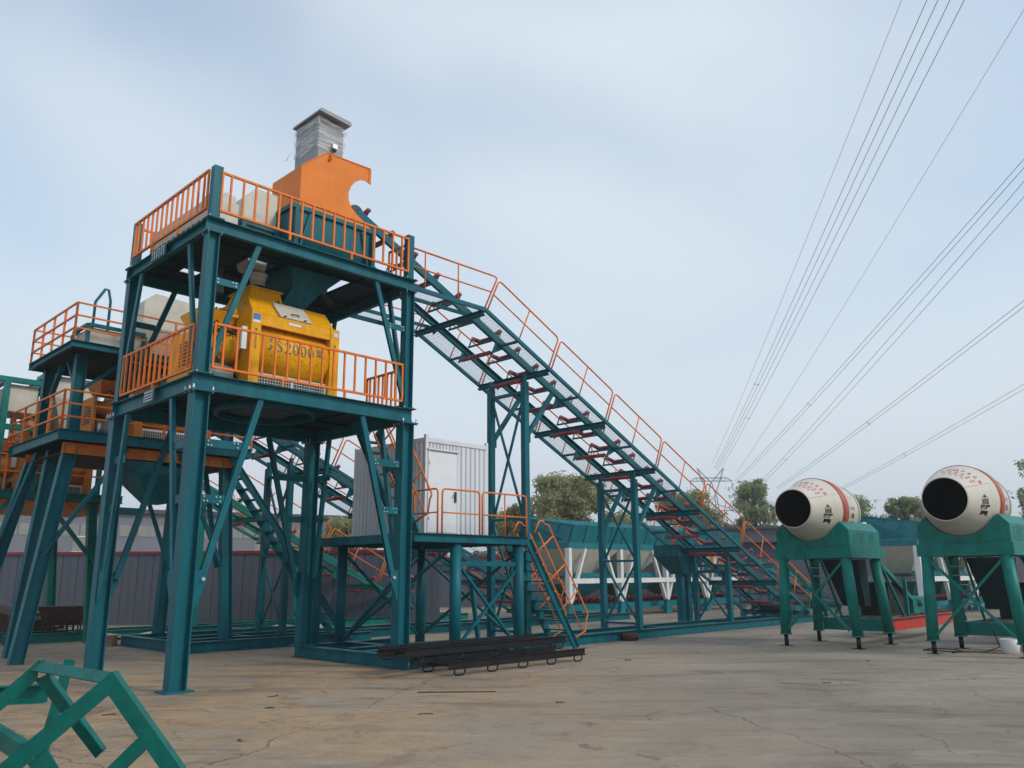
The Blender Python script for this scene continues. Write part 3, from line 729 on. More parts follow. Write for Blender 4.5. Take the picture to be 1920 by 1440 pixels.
wb = thing('weigh_hopper', 'pale beige chamfered weighing box in a teal frame left of the orange hood', 'hopper', (1.6, 1.8, 7.95))
P(MB().prism([(1.28, 8.74), (1.28, 9.18), (1.52, 9.46), (2.0, 9.44), (2.0, 8.74)], 1, 1.3, 2.3), 'box_wall', BEIGE, wb)
P(MB().frustum((1.5, 1.85, 1.35, 1.75), 7.75, (1.33, 2.0, 1.32, 2.28), 8.738), 'cone', BEIGE, wb)
P(MB().lathe([(0, .15), (.05, .15), (.05, .13), (.24, .17), (.24, .19), (.28, .19)], (1.76, 1.45, 7.42), 2, 20), 'outlet', BEIGE, wb)
P(MB().lathe([(0, .16), (.16, .17)], (1.76, 1.45, 7.27), 2, 16), 'rubber_sleeve', RUBBER, wb)
fr = MB()
for p, q in (((1.2, 1.2), (2.02, 1.2)), ((1.2, 2.4), (2.02, 2.4)), ((1.23, 1.26), (1.23, 2.34)), ((1.98, 1.26), (1.98, 2.34))): fr.bar((*p, 8.62), (*q, 8.62), .08, .12)
P(fr, 'support_ring', TEAL, wb)
for a, t in ((1.24, 1.2), (1.97, 1.2), (1.24, 2.4), (1.97, 2.4)): P(MB().sec((a, t, 7.95), (a, t, 8.56), Cs(.09, .09, .01), (1, 0, 0)), 'leg', TEAL, wb)
P(MB().box(1.05, 1.22, 1.0, 1.19, 8.2, 8.34), 'load_cell', DARK, wb)

lb_ = thing('cement_weigh_box', 'long low beige box with dark slots behind the left balustrade of the upper deck', 'hopper', (.6, 2.4, 7.95))
P(MB().box(.42, 1.0, .95, 3.55, 8.42, 8.80), 'box_wall', BEIGE, lb_)
P(MB().box(.5, .95, .98, 1.5, 8.802, 8.95), 'top_housing', BEIGE, lb_)
for k in range(11):
    P(MB().box(.418, .424, 1.1 + k * .22, 1.24 + k * .22, 8.3, 8.415), 'slot', HOLE, lb_)
sup = MB().box(.425, 1.0, .95, 3.55, 8.26, 8.418); P(sup, 'skirt', BEIGE, lb_)
for t in (1.05, 3.4):
    P(MB().box(.46, .54, t, t + .08, 7.95, 8.258), 'leg', TEAL, lb_); P(MB().box(.88, .96, t, t + .08, 7.95, 8.258), 'leg', TEAL, lb_)
P(MB().lathe([(-.008, .018), (-.008, .035), (.008, .035), (.008, .018), (-.008, .018)], (.75, 1.0, 8.985), 1, 10, caps=False), 'lifting_eye', GALV, lb_)

pm = solo(MB().lathe([(-.2, .1), (-.18, .16), (.18, .16), (.2, .1)], (.75, 1.25, 7.35), 2, 16).box(.6, .9, 1.1, 1.4, 7.0, 7.15).tube([(.75, 1.25, 7.16), (.75, 1.25, 7.0)], .06, 8), 'water_pump', DARK, 'dark pump hanging under the upper deck left of the yellow mixer', 'pump', (.75, 1.25, 7.0))

# ------------------------------------------------------------------ belt conveyors
def arc_pts(p, d0, d1, r, n=4):
    # corner at p between incoming direction d0 and outgoing d1
    p = V3(p); d0 = V3(d0).normalized(); d1 = V3(d1).normalized()
    a = p - d0 * r; c = p + d1 * r; res = []
    for i in range(n + 1):
        f = i / n; q = a.lerp(p, f).lerp(p.lerp(c, f), f); res.append(q)
    return res

def conveyor(label, tc, s1, z1, slope, s_top, s_head, s_low, legs, group, rail_s, near_only=False, hw=.62, ww=1.3, flat=True, panels=True, tealm=TEAL, walkend=None):
    """stringer underside: z = z1 + slope*(s1 - s). s_top: where the inclined walkway meets the level one."""
    cv = thing('belt_conveyor', label, 'conveyor', ((s_top + s_low) / 2, tc, 0), group)
    ca = 1 / math.hypot(1, slope); sa = slope * ca
    dn = V3((ca, 0, -sa)); nn = V3((sa, 0, ca))
    base = lambda s: V3((s, 0, z1 + slope * (s1 - s)))
    def q(s, t, n): v = base(s) + nn * n; return (v.x, t, v.z)
    for sg in (-1, 1):
        a, b = q(s_head, tc + sg * hw, .09), q(s_low, tc + sg * hw, .09)
        if sg < 0: a, b = b, a
        P(MB().sec(a, b, Cs(.08, .18, .01), tuple(nn)), 'stringer', tealm, cv)
    n = int((s_low - s_top) / (2.3 * ca)); step = (s_low - s_top) / n
    sides = (-1, 1)
    first = None
    for i in range(n + 1):
        s = s_top + i * step; d = dn * (step / ca * i)
        if first is None:
            b = MB().sec(q(s, tc - ww, -.07), q(s, tc + ww, -.07), Hs(.1, .14, .012, .01), tuple(nn)); first = P(b, 'cross_beam', tealm, cv)
            def gus(sg): return MB().add([q(s - .02, tc + sg * (hw - .05), -.14), q(s + .02, tc + sg * (hw - .05), -.14), q(s + .02, tc + sg * (hw - .32), -.14), q(s - .02, tc + sg * (hw - .32), -.14), q(s, tc + sg * (hw - .14), -.32)], [(0, 1, 2, 3), (0, 4, 1), (1, 4, 2), (2, 4, 3), (3, 4, 0)])
            g1 = P(gus(-1), 'gusset_plate', tealm, cv); g2 = P(gus(1), 'gusset_plate', tealm, cv)
            s0_ = s
        else: again(first, d); again(g1, d); again(g2, d)
    # walkways
    for sg in sides:
        a, b = q(s_top, tc + sg * ww, -.0), q(s_low, tc + sg * ww, -.0)
        P(MB().bar(a, b, .06, .09, tuple(nn)), 'walkway_edge', tealm, cv)
        gr = MB(); lo, hi = sorted((tc + sg * (hw + .05), tc + sg * (ww - .03)))
        m = int((s_low - s_top) / .055)
        wdt = .006
        for i in range(m):
            s = s_top + (s_low - s_top) * i / m; zz = .03 + .006 * (i % 2)
            gr.add([q(s, lo, zz), q(s + wdt, lo, zz), q(s + wdt + .03, hi, zz), q(s + .03, hi, zz)], [(0, 1, 2, 3)])
            gr.add([q(s + .03, lo, zz + .004), q(s + .03 + wdt, lo, zz + .004), q(s + wdt, hi, zz + .004), q(s, hi, zz + .004)], [(0, 1, 2, 3)])
        for k in range(9):
            t = lo + (hi - lo) * k / 8; gr.add([q(s_top, t, .02), q(s_low, t, .02), q(s_low, t + .006, .02), q(s_top, t + .006, .02)], [(0, 1, 2, 3)])
        P(gr, 'grating', GRATE, cv, kind='stuff')
        rb0 = None
        for i in range(n):
            d = dn * (step / ca * i)
            if rb0 is None: rb0 = P(MB().bar(q(s_top + step / 2, tc + sg * (hw + .045), -.02), q(s_top + step / 2, tc + sg * (ww - .03), -.02), .05, .05, tuple(nn)), 'walkway_bracket', tealm, cv)
            else: again(rb0, d)
    # railings: rounded panels standing square to the slope
    if panels:
        for sg in sides:
            t = tc + sg * ww; pl = step / ca; H = .98; r = .12
            def pq(u, h): v = base(s_top) + dn * u + nn * h; return V3((v.x, t, v.z))
            e0, e1 = .05, pl - .05
            pts = [pq(e0, .04)] + arc_pts(pq(e0, H), nn, dn, r) + arc_pts(pq(e1, H), dn, -nn, r) + [pq(e1, .04)]
            m = MB().tube(pts, .021, 6); m.tube([pq(e0, .52), pq(e1, .52)], .018, 6); m.tube([pq(pl / 2, .04), pq(pl / 2, H)], .018, 6)
            f0 = P(m, 'guard_rail', ORANGE, cv)
            for i in range(1, n): again(f0, dn * (pl * i))
    if flat:
        zf = base(s_top).z + .0; e = flat
        for sg in sides:
            t = tc + sg * ww
            P(MB().bar((e, t, zf), (s_top, t, zf), .06, .1), 'walkway_edge', tealm, cv)
            P(MB().bar((e, tc + sg * (hw + .1), zf), (s_top - .05, tc + sg * (hw + .1), zf), .05, .08), 'walkway_edge', tealm, cv)
            gr = MB(); lo, hi = sorted((tc + sg * (hw + .13), tc + sg * (ww - .03))); m_ = int((s_top - e) / .055)
            for i in range(m_):
                s = e + (s_top - e) * i / m_
                gr.add([(s, lo, zf + .04), (s + .006, lo, zf + .04), (s + .036, hi, zf + .04), (s + .03, hi, zf + .04)], [(0, 1, 2, 3)])
                gr.add([(s + .03, lo, zf + .044), (s + .036, lo, zf + .044), (s + .006, hi, zf + .044), (s, hi, zf + .044)], [(0, 1, 2, 3)])
            P(gr, 'grating', GRATE, cv, kind='stuff')
            for s in (e + .1, (e + s_top) / 2): P(MB().bar((s, lo, zf - .03), (s, hi, zf - .03), .05, .05), 'walkway_bracket', tealm, cv)
            if panels:
                X, Y = V3((1, 0, 0)), V3((0, 0, 1))
                pts = [V3((e, t, zf + .93))] + arc_pts(V3((s_top - .03, t, zf)) + nn * 1.03, X, -nn, .12) + [V3((s_top - .03, t, zf + .04))]
                m = MB().tube(pts, .021, 6); m.tube([(e, t, zf + .5), (s_top + .2, t, zf + .5)], .018, 6)
                for s in (e + .5, e + 1.5): m.tube([(s, t, zf + .04), (s, t, zf + .95)], .018, 6)
                P(m, 'guard_rail', ORANGE, cv)
    # idlers with three red rollers, and return rollers
    fs = None; ni = int((s_low - s_head - .3) / (.77 * ca)); hw2 = hw - .05
    def q0(t, n, u=0.): v = base(s_head + .25) + nn * n + dn * u; return (v.x, t, v.z)
    ib = MB().bar(q0(tc - hw2, .2), q0(tc + hw2, .2), .05, .03, tuple(nn))
    for a, h in ((-hw2 + .02, .46), (hw2 - .02, .46), (-.2, .30), (.2, .30)): ib.bar(q0(tc + a, .2), q0(tc + a * (1.0 if abs(a) < .3 else 1.02), h), .035, .02, tuple(nn))
    for i in range(ni):
        d = dn * (.77 * i)
        if i == 0:
            f1 = P(ib, 'idler_frame', tealm, cv)
            r1 = P(MB().tube([q0(tc - .17, .28), q0(tc + .17, .28)], .058, 10), 'roller', RED, f1)
            r2 = P(MB().tube([q0(tc - .2, .30), q0(tc - .52, .47)], .058, 10), 'roller', RED, f1)
            r3 = P(MB().tube([q0(tc + .2, .30), q0(tc + .52, .47)], .058, 10), 'roller', RED, f1)
        else:
            c = again(f1, d)
            for r_ in (r1, r2, r3): k = again(r_, (0, 0, 0)); k.parent = c
    for i in range(0, n):
        d = dn * (step / ca * i)
        if i == 0:
            def q1(t, n_): v = base(s_top + step * .45) + nn * n_; return (v.x, t, v.z)
            br = MB()
            for sg in (-1, 1):
                br.add([q1(tc + sg * hw, 0), (q1(tc + sg * hw, 0)[0] + .25, tc + sg * hw, q1(tc, 0)[2] - .25 * slope), q1(tc + sg * hw, -.34)], [(0, 1, 2)])
                br.bar(q1(tc + sg * hw, -.34), q1(tc + sg * hw, 0), .05, .03); 
            br.tube([q1(tc - hw, -.28), q1(tc + hw, -.28)], .018, 6); b1_ = P(br, 'roller_bracket', tealm, cv)
            rr = P(MB().tube([q1(tc - hw + .1, -.28), q1(tc + hw - .1, -.28)], .055, 10), 'return_roller', RED, cv)
        else:
            again(b1_, d); again(rr, d)
        if i < n - 1: again(rr, d + dn * (step / ca * .5))
    # trestles
    zb = .252 if rail_s else 0.
    for s, braced in legs:
        zt = base(s).z - .17
        for sg in (-1, 1):
            t = tc + sg * hw
            P(MB().bar((s, t, zb), (s, t, zt - .18), .155, .155, (1, 0, 0)), 'trestle_post', tealm, cv)
            P(MB().bar((s, t, zt - .179), (s, t, zt + .02), .08, .08, (1, 0, 0)), 'adjusting_stub', tealm, cv)
            if braced:
                s2 = s + 1.05
                P(MB().bar((s + .1, t, zt - 1.55 if zt > 3 else zt - .9), (s2, t, base(s2).z - .03), .10, .10, (0, 1, 0)), 'knee_brace', tealm, cv)
                P(MB().box(s + .079, s + .2, t - .006, t + .006, zt - 1.75 if zt > 3 else zt - 1.1, zt - 1.4 if zt > 3 else zt - .75), 'gusset_plate', tealm, cv)
        P(MB().bar((s, tc - hw + .079, zt - .45), (s, tc + hw - .079, zt - .45), .09, .08), 'trestle_tie', tealm, cv)
        zl = max(zt * .46, .9)
        if zt > 3:
            P(MB().bar((s, tc - hw + .079, zl), (s, tc + hw - .079, zl), .08, .06), 'trestle_tie', tealm, cv)
            P(MB().bar((s, tc - hw + .079, zb + .15), (s, tc + hw - .079, zb + .15), .08, .06), 'trestle_tie', tealm, cv)
        secs = ((zb + .25, zl - .08), (zl + .08, zt - .55)) if zt > 3 else ((zb + .1, zt - .5),)
        for a, b in secs:
            if b - a < .4: continue
            P(MB().bar((s - .02, tc - hw + .079, a), (s - .02, tc + hw - .079, b), .05, .05, (1, 0, 0)), 'cross_brace', tealm, cv)
            P(MB().bar((s + .04, tc - hw + .079, b), (s + .04, tc + hw - .079, a), .05, .05, (1, 0, 0)), 'cross_brace', tealm, cv)
    if rail_s:
        for sg in (-1, 1):
            P(MB().sec((rail_s[0], tc + sg * hw, .126), (rail_s[1], tc + sg * hw, .126), Hs(.2, .248, .016, .012)), 'ground_beam', tealm, cv)
        k = rail_s[0] + 2.0
        while k < rail_s[1] - .5:
            P(MB().sec((k, tc - hw + .102, .126), (k, tc + hw - .102, .126), Hs(.12, .2, .012, .01)), 'ground_tie', tealm, cv); k += 4.3
    # tail drum and frame
    P(MB().tube([q(s_low - .1, tc - .5, .1), q(s_low - .1, tc + .5, .1)], .16, 16), 'tail_drum', DARK, cv)
    P(MB().bar((s_low - .35, tc - hw - .1, base(s_low - .35).z - .05), (s_low + .9, tc - hw - .1, base(s_low - .35).z - .05), .08, .14), 'tail_frame', tealm, cv)
    P(MB().bar((s_low - .35, tc + hw + .1, base(s_low - .35).z - .05), (s_low + .9, tc + hw + .1, base(s_low - .35).z - .05), .08, .14), 'tail_frame', tealm, cv)
    for s in (s_low - .25, s_low + .8):
        for sg in (-1, 1): P(MB().bar((s, tc + sg * (hw + .1), zb), (s, tc + sg * (hw + .1), max(base(s_low - .35).z - .12, zb + .05)), .1, .1, (1, 0, 0)), 'tail_leg', tealm, cv)
    P(MB().tube([q(s_head + .05, tc - .5, .16), q(s_head + .05, tc + .5, .16)], .2, 16), 'head_drum', DARK, cv)
    return cv
conveyor('long teal inclined conveyor rising from the right to the orange hood of the front tower', 1.68, 7.25, 7.87, .472, 7.10, 3.75, 23.0,
         [(9.15, True), (13.75, True), (18.75, False)], 'inclined belt conveyors', (4.9, 26), flat=4.72)
conveyor('teal conveyor with orange rails descending behind the control cabin', 8.1, 5.78, 5.40, .44, 4.8, 4.0, 16.9,
         [(6.3, False), (11.2, False)], 'inclined belt conveyors', (3.5, 22), flat=False)
conveyor('farthest teal conveyor, low behind the front tower and before the dark fence', 13.4, 8.5, 3.45, .47, 3.2, 1.0, 15.2,
         [(6.3, False), (10.6, False)], 'inclined belt conveyors', (1, 18), flat=False, tealm=GREEN)
conveyor('short bluish inclined feeder half hidden behind the leg of the left drum mixer', 3.6, 24.6, 2.05, .30, 24.4, 23.8, 30.2,
         [(25.2, False)], 'inclined belt conveyors', None, flat=False, tealm=TEALB, panels=False)

# small catch hopper on posts behind the conveyor
ch = thing('catch_hopper', 'small teal funnel hopper on two posts behind the lower part of the long conveyor', 'hopper', (19.0, 2.9, 0))
P(MB().frustum((18.65, 19.35, 2.75, 3.2), 1.75, (18.1, 19.9, 2.5, 3.5), 2.35), 'funnel', TEAL, ch)
P(MB().frustum((18.1, 19.9, 2.5, 3.5), 2.352, (18.1, 19.9, 2.5, 3.5), 2.72, True), 'rim', TEAL, ch)
for a in (18.85, 19.25): P(MB().bar((a, 2.97, 0), (a, 2.97, 1.748), .22, .22, (1, 0, 0)), 'post', TEAL, ch)

# ------------------------------------------------------------------ control cabin on its stand
CZ = 2.62
st_ = thing('cabin_stand', 'teal steel stand with deck carrying the white control cabin beside the front tower', 'platform', (6.6, 2, 0))
for t in (.28, 4.06): P(MB().sec((5.02, t, CZ - .09), (8.4, t, CZ - .09), Cs(.08, .18, .01)), 'deck_beam', TEAL, st_)
for s in (5.06, 8.36): P(MB().sec((s, .325, CZ - .09), (s, 4.015, CZ - .09), Cs(.08, .18, .01)), 'deck_beam', TEAL, st_)
for s in (6.15, 7.25): P(MB().sec((s, .325, CZ - .10), (s, 4.015, CZ - .10), Cs(.08, .14, .01)), 'deck_joist', TEAL, st_)
P(MB().box(5.11, 8.31, .335, 4.005, CZ - .02, CZ - .006), 'deck_plate', TEALSHADE, st_)
for s, t in ((6.25, .42), (8.2, .42), (5.75, 3.95), (8.2, 3.95), (5.05, 3.95)):
    P(MB().tube([(s, t, .0), (s, t, CZ - .19)], .125, 16), 'leg', TEAL, st_)
for p, q in (((6.4, .42, .35), (8.1, .42, 1.85)), ((6.4, .40, 1.9), (8.1, .40, .2)), ((8.2, .55, .3), (8.2, 3.8, 2.2)), ((8.16, .55, 2.2), (8.16, 3.8, .3)), ((5.75, 3.8, .3), (5.3, .6, 2.2)), ((6.1, .55, 2.25), (5.8, 3.8, .35)), ((5.9, 3.95, .3), (8.1, 3.95, 2.2)), ((5.9, 3.93, 2.2), (8.1, 3.93, .3))):
    P(MB().bar(p, q, .07, .05), 'cross_brace', TEAL, st_)
P(MB().bar((6.38, .42, 2.0), (8.07, .42, 2.0), .08, .1), 'tie_beam', TEAL, st_)
P(MB().bar((7.0, .46, .2), (6.75, .46, 1.6), .11, .05), 'tie_beam', TEAL, st_)
def loop_rail(par, p, q, h=.95, z=CZ, mid=True):
    p = V3((p[0], p[1], z)); q = V3((q[0], q[1], z)); d = (q - p).normalized(); u = V3((0, 0, 1))
    pts = [p] + arc_pts(p + u * h, u, d, .1) + arc_pts(q + u * h, d, -u, .1) + [q]
    m = MB().tube(pts, .021, 6); m.tube([p + u * h * .47, q + u * h * .47], .017, 6)
    if mid: c = (p + q) / 2; m.tube([c, c + u * h], .018, 6)
    return P(m, 'guard_rail', ORANGE, par)
loop_rail(st_, (5.72, .27), (6.82, .27), mid=False); loop_rail(st_, (6.90, .27), (8.33, .27)); loop_rail(st_, (5.62, .3), (5.62, 1.1), mid=False)

cb = thing('control_cabin', 'white corrugated container cabin with a plain door on the teal stand', 'cabin', (6.9, 2.6, CZ))
c0, c1, d0, d1, h0, h1 = 6.02, 8.0, 1.22, 4.0, CZ, CZ + 2.22
def corr(axis, a0, a1, off, z0, z1, out, n):
    # trapezoidal corrugated sheet, ribs proud of plane 'off' towards 'out'
    pl = []; stp = (a1 - a0) / n; d = .038 * out
    for i in range(n):
        x = a0 + i * stp; pl += [(x, 0), (x + stp * .42, 0), (x + stp * .56, d), (x + stp * .86, d)]
    pl.append((a1, 0)); m = MB(); k = len(pl)
    vs = []
    for z in (z0, z1):
        for x, e in pl: vs.append((x, off + e, z) if axis == 0 else (off + e, x, z))
    fs = [(i, i + 1, k + i + 1, k + i) for i in range(k - 1)]
    return m.add(vs, fs)
P(MB().box(c0 + .03, c1 - .03, d0 + .03, d1 - .03, h0 + .02, h1 - .03), 'shell', CABIN, cb)
P(corr(0, c0 + .07, c0 + .98, d0 + .018, h0 + 1.95, h1 - .13, -1, 9), 'cladding', CABIN, cb)
P(corr(0, c0 + 1.02, c1 - .07, d0 + .018, h0 + .08, h1 - .13, -1, 6), 'cladding', CABIN, cb)
P(corr(1, d0 + .07, d1 - .07, c0 + .018, h0 + .08, h1 - .1, -1, 18), 'cladding', CABIN, cb)
P(corr(1, d0 + .07, d1 - .07, c1 - .018, h0 + .08, h1 - .1, 1, 18), 'cladding', CABIN, cb)
P(corr(0, c0 + .07, c1 - .07, d1 - .018, h0 + .08, h1 - .1, 1, 13), 'cladding', CABIN, cb)
for s in (c0, c1 - .07):
    for t in (d0, d1 - .07): P(MB().box(s, s + .07, t, t + .07, h0, h1 + (.07 if t == d0 else .03)), 'corner_post', CABIN, cb)
for z in (h0 + .001, h1 - .101):
    P(MB().box(c0 + .072, c1 - .072, d0 + .002, d0 + .06, z, z + (.08 if z < 3 else .1)), 'frame_rail', CABIN, cb)
    P(MB().box(c0 + .002, c0 + .06, d0 + .072, d1 - .072, z, z + (.08 if z < 3 else .1)), 'frame_rail', CABIN, cb)
dr = P(MB().box(c0 + .10, c0 + .95, d0 - .012, d0 + .028, h0 + .085, h0 + 1.90), 'door', CABD, cb)
dfm = MB().box(c0 + .95, c0 + .985, d0 - .02, d0 + .03, h0 + .08, h0 + 1.94).box(c0 + .07, c0 + .10, d0 - .02, d0 + .03, h0 + .08, h0 + 1.94).box(c0 + .05, c0 + 1.02, d0 - .045, d0 + .03, h0 + 1.94, h0 + 1.975)
P(dfm, 'door_frame', CABIN, cb)
for z in (.35, 1.0, 1.6): P(MB().tube([(c0 + .105, d0 - .02, h0 + z), (c0 + .105, d0 - .02, h0 + z + .12)], .014, 8), 'hinge', GALV, dr)
P(MB().box(c0 + .935, c0 + .949, d0 - .006, d0 + .02, h0 + .09, h0 + 1.89), 'door_seal', RUBBER, dr)
P(MB().box(c0 + .87, c0 + .92, d0 - .04, d0 - .012, h0 + .78, h0 + 1.02).tube([(c0 + .89, d0 - .06, h0 + .93), (c0 + .80, d0 - .06, h0 + .93)], .012, 6), 'handle', DARK, dr)

# stairs from the cabin deck to the yard
def stair(name, label, foot, top, wdir, wid, ntread, rails=True, grp='steel access stairs', m=TEAL, offs=.0):
    f = V3(foot); tp = V3(top); wv = V3(wdir); d = tp - f; dh = V3((d.x, d.y, 0)).normalized()
    s = thing(name, label, 'stairs', tuple(foot), grp)
    for k in (0, 1):
        a = f + wv * (wid * k); P(MB().sec(a, a + d, Cs(.05, .18, .01) if k else [(-x, y) for x, y in Cs(.05, .18, .01)], (0, 0, 1)), 'stringer', m, s)
    t0 = None
    for i in range(1, ntread + 1):
        c = f + d * (i / (ntread + 1))
        if t0 is None:
            b = MB(); v = [c + wv * .03 - dh * .1, c + wv * (wid - .03) - dh * .1, c + wv * (wid - .03) + dh * .1, c + wv * .03 + dh * .1]
            b.add([(*x[:2], x.z + z) for z in (-.02, .01) for x in v], [(3, 2, 1, 0), (4, 5, 6, 7), (0, 1, 5, 4), (1, 2, 6, 5), (2, 3, 7, 6), (3, 0, 4, 7)])
            t0 = P(b, 'tread', m, s); cc = c
        else: again(t0, c - cc)
    if rails:
        dd = d.normalized(); nrm = wv.cross(dd); nrm = nrm if nrm.z > 0 else -nrm
        for k in (0, 1):
            a = f + wv * (wid * k); L_ = d.length
            p0 = a + dd * .25; up = V3((0, 0, 1))
            pts = [p0 + nrm * .08, p0 + nrm * .5 - dd * .1] + arc_pts(p0 + nrm * .82 + dd * .12, nrm, dd, .1) + [a + dd * (L_ - .05) + nrm * .82]
            pts += arc_pts(a + dd * (L_ + .18) + nrm * .72, dd, -nrm, .15) + [a + dd * (L_ + .05) + nrm * .3]
            mb = MB().tube(pts, .021, 6)
            mb.tube([p0 + nrm * .42 - dd * .05, a + dd * (L_ - .02) + nrm * .42], .017, 6)
            for fr_ in (.36, .62, .88): mb.tube([a + d * fr_ + nrm * .06, a + d * fr_ + nrm * .82], .019, 6)
            P(mb, 'handrail', ORANGE, s)
    return s
stair('access_stairs', 'teal stairs with orange handrails from the cabin deck down to the yard', (10.10, .30, 0), (8.42, .30, CZ - .1), (0, 1, 0), .72, 10)
stair('access_stairs', 'steep stairs behind the right column, from the tower deck to the cabin deck', (4.78, .55, CZ), (4.78, 2.1, 4.95), (1, 0, 0), .5, 8)
stair('access_stairs', 'narrow dark stairs seen through the front tower, rising to the second tower', (7.6, 6.2, 0), (4.2, 6.9, 4.8), (0, 1, 0), .6, 17, rails=False)

# ------------------------------------------------------------------ black steel frames stacked on the ground
def black_frame(label, s0, s1, ta, tb, z, feet):
    f = thing('conveyor_section', label, 'steel frame', ((s0 + s1) / 2, (ta + tb) / 2, 0), 'black steel frames on the ground')
    for t, sg in ((ta, 1), (tb, -1)):
        P(MB().sec((s0, t, z), (s1, t, z), [(sg * x, y) for x, y in Cs(.06, .14, .008)]), 'side_rail', BLACK, f)
    n = 5
    hp_ = None
    for i in range(n):
        s = s0 + .25 + (s1 - s0 - .5) * i / (n - 1)
        if hp_ is None:
            m = MB()
            m.tube([(s - .12, ta, z - .07), (s - .13, ta, z - .13), (s - .08, ta, z - .17), (s + .08, ta, z - .17), (s + .13, ta, z - .13), (s + .12, ta, z - .07)], .016, 6)
            hp_ = P(m, 'hoop', BLACK, f); again(hp_, (0, tb - ta, 0))
            x_ = P(MB().bar((s, min(ta, tb) + .035, z - .03), (s, max(ta, tb) - .035, z - .03), .05, .04), 'cross_bar', BLACK, f); ss = s
        else: again(hp_, (s - ss, 0, 0)); again(hp_, (s - ss, tb - ta, 0)); again(x_, (s - ss, 0, 0))
    return f
black_frame('lower black ladder frame nearest the camera, lying on the concrete', 4.3, 8.1, -1.62, -.75, .185, True)
black_frame('upper black ladder frame, stacked on the other and reaching farther right', 3.6, 7.9, -1.28, -.42, .43, True)
solo(MB().sec((3.45, -.72, .40), (7.2, -.62, .40), Cs(.06, .14, .008)), 'loose_channel', BLACK, 'single black channel bar lying along the back of the black frames', 'steel bar', (5, -.7, .3))

# ------------------------------------------------------------------ second plant
T2 = thing('batching_tower', 'second teal tower on splayed legs behind at left with an orange mixer', 'batching tower', (2, 8, 0))
def tower_two():
    p2 = T2; t0, t1 = 6.75, 10.6
    for a, b in (((-.3, 6.75, 0), (.42, 7.2, 4.75)), ((-.45, 10.3, 0), (.42, 9.9, 4.75)), ((4.35, 6.85, .25), (4.2, 7.2, 4.75)), ((4.1, 10.2, .25), (4.1, 9.9, 4.75)), ((.1, 8.6, 0), (.45, 8.5, 4.75))):
        P(MB().sec(a, b, Hs(.22, .28, .018, .014), (1, 0, 0)), 'leg', TEAL, p2)
    for z, h, e0, e1 in ((4.9, .24, t0, t1), (6.98, .16, 6.6, 9.75)):
        P(MB().sec((0, e0, z), (4.7, e0, z), Cs(.08, h)), 'edge_beam', TEAL, p2); P(MB().sec((4.7, e1, z), (0, e1, z), Cs(.08, h)), 'edge_beam', TEAL, p2)
        P(MB().sec((.04, e1 - .041, z), (.04, e0 + .041, z), Cs(.08, h)), 'edge_beam', TEAL, p2); P(MB().sec((4.66, e0 + .041, z), (4.66, e1 - .041, z), Cs(.08, h)), 'edge_beam', TEAL, p2)
        P(MB().box(.09, 4.61, e0 + .05, e1 - .05, z + h / 2 - .02, z + h / 2 - .006), 'deck_plate', TEALSHADE, p2)
        for s in (.9, 1.8, 2.7, 3.6): P(MB().bar((s, e0 + .05, z), (s, e1 - .05, z), .06, h * .7), 'joist', TEALSHADE, p2)
        # tube railing with two intermediate rails
        zr = z + h / 2
        for a, b in (((.04, e0 + .02), (.04, e1)), ((.04, e0 + .02), (4.66, e0 + .02)), ((.04, e1), (4.66, e1))):
            m = MB()
            for k in (.3, .6, .9): m.bar((*a, zr + k), (*b, zr + k), .04, .035)
            n = 4
            for i in range(n + 1):
                c = V3(a).lerp(V3((*b, 0)[:2]), i / n); m.bar((c.x, c.y, zr), (c.x, c.y, zr + .9), .045)
            P(m, 'railing', ORANGE, p2)
    for s, t in ((.42, 7.2), (.42, 9.5), (4.2, 7.2), (4.2, 9.5)):
        P(MB().sec((s, t, 5.03), (s, t, 6.89), Hs(.2, .24, .016, .012), (1, 0, 0)), 'upper_column', TEAL, p2)
    for p, q in (((.45, 7.25, 6.0), (1.4, 7.25, 6.88)), ((.45, 9.4, 6.0), (.45, 8.6, 6.88)), ((4.1, 7.25, 6.0), (3.2, 7.25, 6.88)), ((.45, 7.3, 6.0), (.45, 8.1, 6.88)),
                 ((0.0, 6.95, 2.2), (1.6, 7.0, 4.75)), ((4.2, 7.0, 2.0), (2.9, 7.1, 4.75)), ((-.2, 10.1, 2.0), (.3, 9.2, 4.75)), ((4.1, 9.9, 2.0), (3.0, 9.9, 4.75)), ((4.15, 7.2, 2.0), (4.15, 8.3, 4.75))):
        P(MB().bar(p, q, .11, .08), 'knee_brace', TEAL, p2)
    P(MB().sec((3.2, 6.35, .13), (3.2, 10.4, .13), Hs(.2, .25)), 'base_beam', TEAL, p2)
    for t in (6.45, 10.3): P(MB().sec((3.31, t, .13), (8.5, t, .13), Hs(.2, .25)), 'base_beam', TEAL, p2)
    P(MB().frustum((2.5, 2.9, 7.6, 8.1), 3.55, (1.9, 3.4, 7.1, 8.5), 4.22), 'discharge_funnel', TEAL, p2)
    P(MB().frustum((1.9, 3.4, 7.1, 8.5), 4.222, (1.9, 3.4, 7.1, 8.5), 4.42), 'funnel_rim', TEAL, p2)
    b = MB()
    for t in (7.05, 9.75): b.sec((.2, t, 4.64), (4.5, t, 4.64), Cs(.1, .24))
    P(b, 'mixer_bearer', ORANGEM, p2); P(MB().box(.2, 4.5, 7.11, 9.69, 4.53, 4.542), 'mixer_tray', RUST, p2)
    rb = MB()
    for k in range(8): rb.box(.4 + k * .55, .43 + k * .55, 6.98, 7.0, 4.54, 4.74)
    P(rb, 'stiffener', ORANGEM, p2)
tower_two()
twin_mixer('concrete_mixer', 'orange twin shaft mixer on the lower deck of the second tower', ORANGEM, 1.9, 7.5, 5.14, False)
